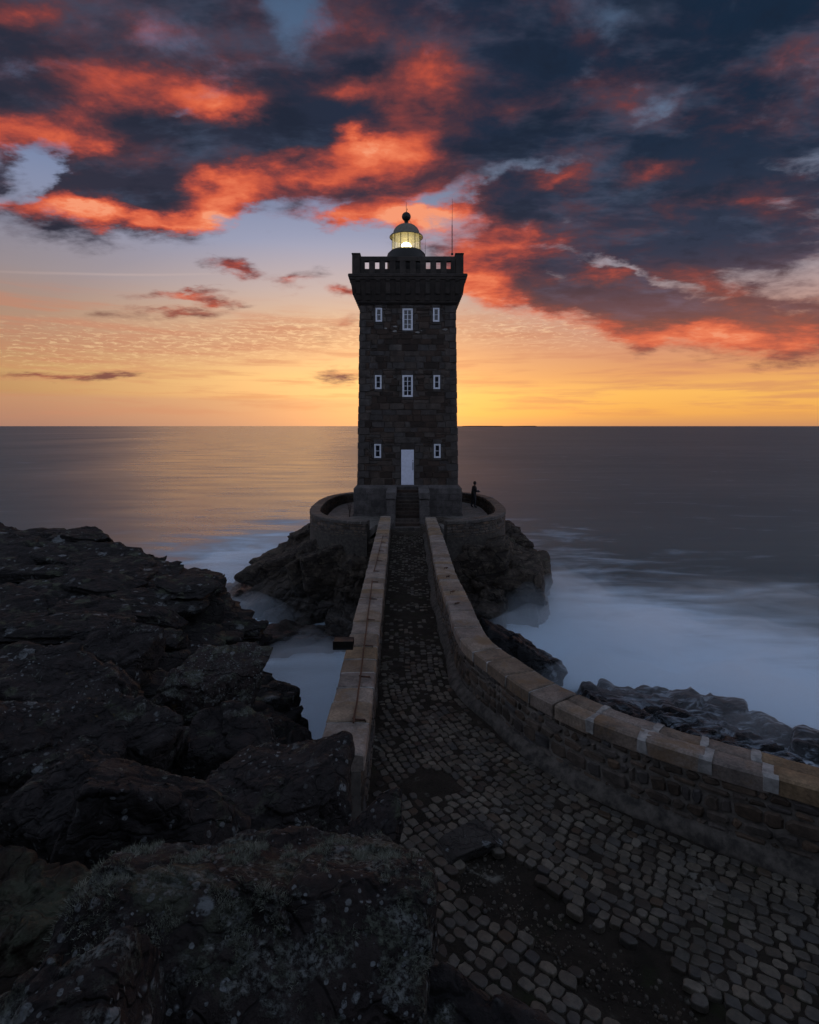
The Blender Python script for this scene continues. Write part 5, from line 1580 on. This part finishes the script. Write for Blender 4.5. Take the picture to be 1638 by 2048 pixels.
# sheen put into the water: glossier towards the left, duller and darker elsewhere
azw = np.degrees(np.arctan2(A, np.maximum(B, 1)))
sheen_ = np.exp(-((azw + 16) / 15.0) ** 2)
sheen_ = np.clip(sheen_ + 0.25 * fbm(np.stack([A.ravel() * .02, B.ravel() * .006, B.ravel() * 0], 1), 4, 77).reshape(A.shape), 0, 1)
idx = np.arange(A.size).reshape(A.shape)
Qs = np.stack([idx[:-1, :-1], idx[1:, :-1], idx[1:, 1:], idx[:-1, 1:]], -1).reshape(-1, 4)
m, t, bs, out = new_mat('sea_water')
pos = t.node('ShaderNodeNewGeometry').outputs['Position']
fo = attr(t, 'foam')
sheen = attr(t, 'sheen')
wsp = t.noise(t.mapping(pos, scale=(0.32, 0.9, 1)), 0.55, 6, 0.6, 0.8)
wsp2 = t.noise(t.mapping(pos, rot=(0, 0, 0.35), scale=(0.10, 0.30, 1)), 0.9, 5, 0.6, 1.2)
fs = t.mapr(t.mad(t.sub(wsp2, 0.5), 1.5, t.mad(t.sub(wsp, 0.5), 0.9, fo)), 0.10, 1.15)
# long-exposure swell bands far out
sw = t.noise(t.mapping(pos, scale=(0.004, 0.03, 1)), 1.0, 4, 0.55)
sw2 = t.noise(t.mapping(pos, scale=(0.05, 0.22, 1)), 1.0, 5, 0.6)
c = t.mix(t.mapr(sw, 0.4, 0.62), (0.040, 0.084, 0.100, 1), (0.060, 0.104, 0.118, 1))
c = t.mix(t.mul(t.mapr(sw2, 0.45, 0.7), 0.35), c, (0.085, 0.105, 0.12, 1))
c = t.mix(sheen, t.mix(0.2, c, (0.03, 0.045, 0.055, 1)), c)
c = t.mix(t.mul(fs, 0.92), c, (0.62, 0.76, 0.88, 1))
t.put(bs.inputs['Base Color'], c)
t.put(bs.inputs['Roughness'], t.mapr(t.mad(fs, 0.5, t.mul(sw2, 0.3)), 0.0, 0.8, t.mapr(sheen, 0.0, 0.9, 0.48, 0.16), 0.9))
t.put(bs.inputs['Specular IOR Level'], t.mul(t.mapr(fs, 0.0, 0.7, 1.0, 0.15), t.mapr(sheen, 0.0, 0.9, 0.14, 1.0)))
bs.inputs['IOR'].default_value = 1.45
h = t.mad(t.noise(t.mapping(pos, scale=(0.5, 1.3, 1)), 0.7, 4, 0.6), 1.0, t.mul(sw2, 2.0))
bump(t, bs, h, 0.03, 0.3)
sea = np_mesh('sea', PPs, Qs, m, attrs={'foam': foam.ravel(), 'sheen': sheen_.ravel()})
tag(sea, kind='structure')

# ------------------------------------------------------------------ spray mist hanging over the surf (thin closed volumes, thickness fading to nothing at the rim)
def mist(x0, x1, y0, y1, items, dens, seed, col=(0.86, 0.94, 1.0, 1)):
    xs, ys = np.arange(x0, x1, 0.3), np.arange(y0, y1, 0.3)
    A, B = np.meshgrid(xs, ys, indexing='ij')
    P = np.stack([A.ravel(), B.ravel(), np.zeros(A.size)], 1)
    wx = A + fbm(P * 0.35, 4, seed).reshape(A.shape) * 2.0
    wy = B + fbm(P * 0.35, 4, seed + 5).reshape(A.shape) * 2.0
    H = np.zeros_like(A)
    for (cx_, cy_, ra, rb, ro, am) in items:
        ca, sa = math.cos(ro), math.sin(ro)
        dx, dy = wx - cx_, wy - cy_
        u, v = (dx * ca + dy * sa) / ra, (-dx * sa + dy * ca) / rb
        H = np.maximum(H, am * np.clip(1 - (u * u + v * v), 0, 1) ** 2.2)
    H *= 1.7 * (1 + 1.2 * fbm(P * 0.8, 4, seed + 9).reshape(A.shape))
    fade = np.minimum(np.minimum((A - x0), (x1 - 0.3 - A)), np.minimum((B - y0), (y1 - 0.3 - B))) / 1.5
    H = np.maximum(H * np.clip(fade, 0, 1), 0)
    for _ in range(3):
        H = (H + np.roll(H, 1, 0) + np.roll(H, -1, 0) + np.roll(H, 1, 1) + np.roll(H, -1, 1)) / 5
    n = A.size
    idx = np.arange(n).reshape(A.shape)
    q = np.stack([idx[:-1, :-1], idx[1:, :-1], idx[1:, 1:], idx[:-1, 1:]], -1).reshape(-1, 4)
    ok = H.ravel()[q].max(1) > 0.012
    q = q[ok]
    top = np.stack([A.ravel(), B.ravel(), 0.03 + H.ravel()], 1); bot = np.stack([A.ravel(), B.ravel(), np.full(n, 0.02)], 1)
    # side walls along the rim
    e = {}
    for f in q:
        for a, b in zip(f, np.roll(f, -1)): 
            if (b, a) in e: del e[(b, a)]
            else: e[(a, b)] = 1
    side = np.array([(b, a, a + n, b + n) for a, b in e], int)
    # edge (a,b) of a top face: wall goes down to the bottom sheet
    V = np.concatenate([top, bot]); Qm = np.concatenate([q, q[:, ::-1] + n, side])
    mt = bpy.data.materials.new('spray_mist'); mt.use_nodes = True
    tt_ = NT(mt.node_tree); tt_.n.clear()
    o_ = tt_.node('ShaderNodeOutputMaterial'); vs = tt_.node('ShaderNodeVolumePrincipled')
    vs.inputs['Color'].default_value = col; vs.inputs['Density'].default_value = dens; vs.inputs['Anisotropy'].default_value = 0.1
    tt_.l.new(vs.outputs[0], o_.inputs['Volume'])
    used = np.unique(Qm); remap = np.full(2 * n, -1); remap[used] = np.arange(len(used))
    o = np_mesh('sea_mist', V[used], remap[Qm], mt)
    return tag(o, kind='stuff')
mist(1.5, 34, 13, 44, [(8.5, 25.0, 8.0, 4.6, -.2, 1.7), (6.6, 29.2, 5.5, 3.2, 0, 1.5), (8.2, 33, 4.5, 5, 0, 1.2), (7.5, 20.6, 4.4, 2.4, -.3, 1.3), (12.5, 19.2, 7.0, 2.6, -.55, 1.2), (16.5, 16.5, 4, 2.4, -.3, 1.0), (10.6, 17.6, 3.4, 1.3, -.5, 1.0), (14, 24.5, 13, 8, -.2, .8), (20, 30, 13, 10, 0, .4)], 0.15, 5)
mist(-18, -0.9, 6, 46, [(-3.8, 19.5, 4.2, 7.0, 0, 1.6), (-3.0, 12.4, 3.2, 5.0, 0, 1.2), (-5.2, 24.4, 4.6, 2.0, .1, 0.6), (-8.8, 28.6, 4.6, 3.0, 0, 0.95), (-11.5, 30.5, 4, 3, 0, 0.9), (-11.6, 35, 3.4, 6.0, .2, 1.0), (-12.5, 40, 5, 5, 0, .8)], 0.14, 15)
# ------------------------------------------------------------------ person on the terrace
D_ = 38.2
PX = (947.0 - 819) / F * D_
m, t, bs, out = new_mat('dark_clothes_and_skin')
z = t.sep(t.node('ShaderNodeTexCoord').outputs['Object'])[2]
pos = t.node('ShaderNodeNewGeometry').outputs['Position']
c = t.mix(t.math('GREATER_THAN', z, 0.92), (0.012, 0.013, 0.017, 1), (0.016, 0.014, 0.013, 1))
c = t.mix(t.math('GREATER_THAN', z, 1.53), c, (0.18, 0.11, 0.085, 1))
t.put(bs.inputs['Base Color'], c); t.put(bs.inputs['Roughness'], grey(0.85))
bump(t, bs, t.noise(pos, 30, 4), 0.4, 0.01)
M_pers = m
# joints; figure faces photo-right (+x), slightly away, both hands raised in front holding something small
J = [((0, 0, .96), .180, -1), ((-.01, 0, 1.16), .185, 0), ((.01, 0, 1.38), .190, 1), ((.035, 0, 1.49), .105, 2), ((.05, 0, 1.56), .062, 3), ((.065, 0, 1.66), .098, 4), ((.07, 0, 1.75), .088, 5),
     ((.03, -.19, 1.43), .085, 2), ((.06, -.25, 1.17), .070, 7), ((.27, -.16, 1.12), .052, 8), ((.33, -.13, 1.13), .034, 9),
     ((.03, .19, 1.43), .085, 2), ((.06, .25, 1.17), .070, 11), ((.27, .15, 1.14), .052, 12), ((.33, .12, 1.15), .034, 13),
     ((.02, -.10, .88), .125, 0), ((.07, -.11, .50), .085, 15), ((.05, -.11, .10), .056, 16), ((.12, -.12, .045), .046, 17), ((.20, -.13, .035), .034, 18),
     ((-.03, .10, .88), .125, 0), ((-.04, .11, .50), .085, 20), ((-.12, .11, .10), .056, 21), ((-.05, .12, .045), .046, 22), ((.04, .13, .035), .034, 23),
     ((.165, 0, 1.66), .020, 5), ((.14, 0, 1.61), .026, 5)]
for base, sg in ((10, 1), (14, -1)):
    bx, by, bz = J[base][0]
    for i in range(4):
        j = len(J)
        J.append(((bx + .05, by + sg * .012 * i - .01 * sg, bz + .025 - .018 * i), .010, base))
        J.append(((bx + .085 - .004 * abs(i - 1), by + sg * .012 * i + .014 * sg, bz + .022 - .018 * i), .009, j))
    j = len(J)
    J.append(((bx + .02, by + sg * .02, bz + .045), .010, base)); J.append(((bx + .05, by + sg * .03, bz + .06), .009, j))
me = bpy.data.meshes.new('person')
me.from_pydata([Vector(p) for p, r, k in J], [(k, i) for i, (p, r, k) in enumerate(J) if k >= 0], [])
po = bpy.data.objects.new('person', me); COL.objects.link(po)
po.modifiers.new('skin', 'SKIN'); po.modifiers.new('sub', 'SUBSURF').levels = 2
po.modifiers['sub'].render_levels = 2
for v, (p, r, k) in zip(me.skin_vertices[0].data, J):
    v.radius = (r, r)
    v.use_root = (k == -1)
me.materials.append(M_pers)
po.location = (PX, D_, ZF)
po.rotation_euler = (0, 0.03, R(12))
po.scale = (1.0, 1.0, 1.0)
tag(po, 'person in dark clothes standing on the terrace, facing right, hands held forward', 'person')
hr = MB()
hr.lathe([(0.02, 1.60), (0.095, 1.63), (0.112, 1.70), (0.108, 1.77), (0.075, 1.83), (0.02, 1.855)], 0.045, 0, 16)
ho = hr.build('hair', plain_mat('dark_hair', (0.012, 0.009, 0.007, 1), 0.7), None, True)
ho.parent = po

# ------------------------------------------------------------------ bare shrub by the left corner of the tower
sh = thing('shrub', 'thin leafless shrub against the left corner of the lighthouse', 'plant', ((699 - 819) / F * 34.2, 34.2, ZF))
M_twig = plain_mat('dry_twig', (0.035, 0.022, 0.016, 1), 0.9)
rp_ = random.Random(3)
bx, by = sh.location.x, sh.location.y
for i in range(6):
    a, ln_ = rp_.uniform(0, 6.28), rp_.uniform(0.8, 1.55)
    k = MB(); pts = []
    lx, ly = rp_.uniform(-.16, .16), rp_.uniform(-.1, .1)
    for j in range(7):
        f_ = j / 6
        pts.append((bx + lx * f_ + .03 * math.sin(a + 4 * f_), by + ly * f_ + .03 * math.cos(a + 3 * f_), ZF - 0.02 + ln_ * f_))
    k.tube(pts, [0.014 - 0.010 * j / 6 for j in range(7)], 5)
    for j in (2, 3, 4, 5):
        p = pts[j]; sd = rp_.choice((-1, 1))
        k.tube([p, (p[0] + sd * .05, p[1] + rp_.uniform(-.04, .04), p[2] + .10), (p[0] + sd * .07, p[1], p[2] + .2)], [0.006, 0.004, 0.003], 4)
    k.build('stem', M_twig, sh)

# ------------------------------------------------------------------ the sun, just below the cloud bank behind the tower
sd = bpy.data.lights.new('sun', 'SUN')
sd.energy = 0.15; sd.angle = R(4); sd.color = (1.0, 0.55, 0.28)
so = bpy.data.objects.new('sun', sd); COL.objects.link(so)
so.rotation_euler = Vector((math.sin(R(-0.8)), math.cos(R(-0.8)), math.tan(R(3)))).to_track_quat('Z', 'Y').to_euler()
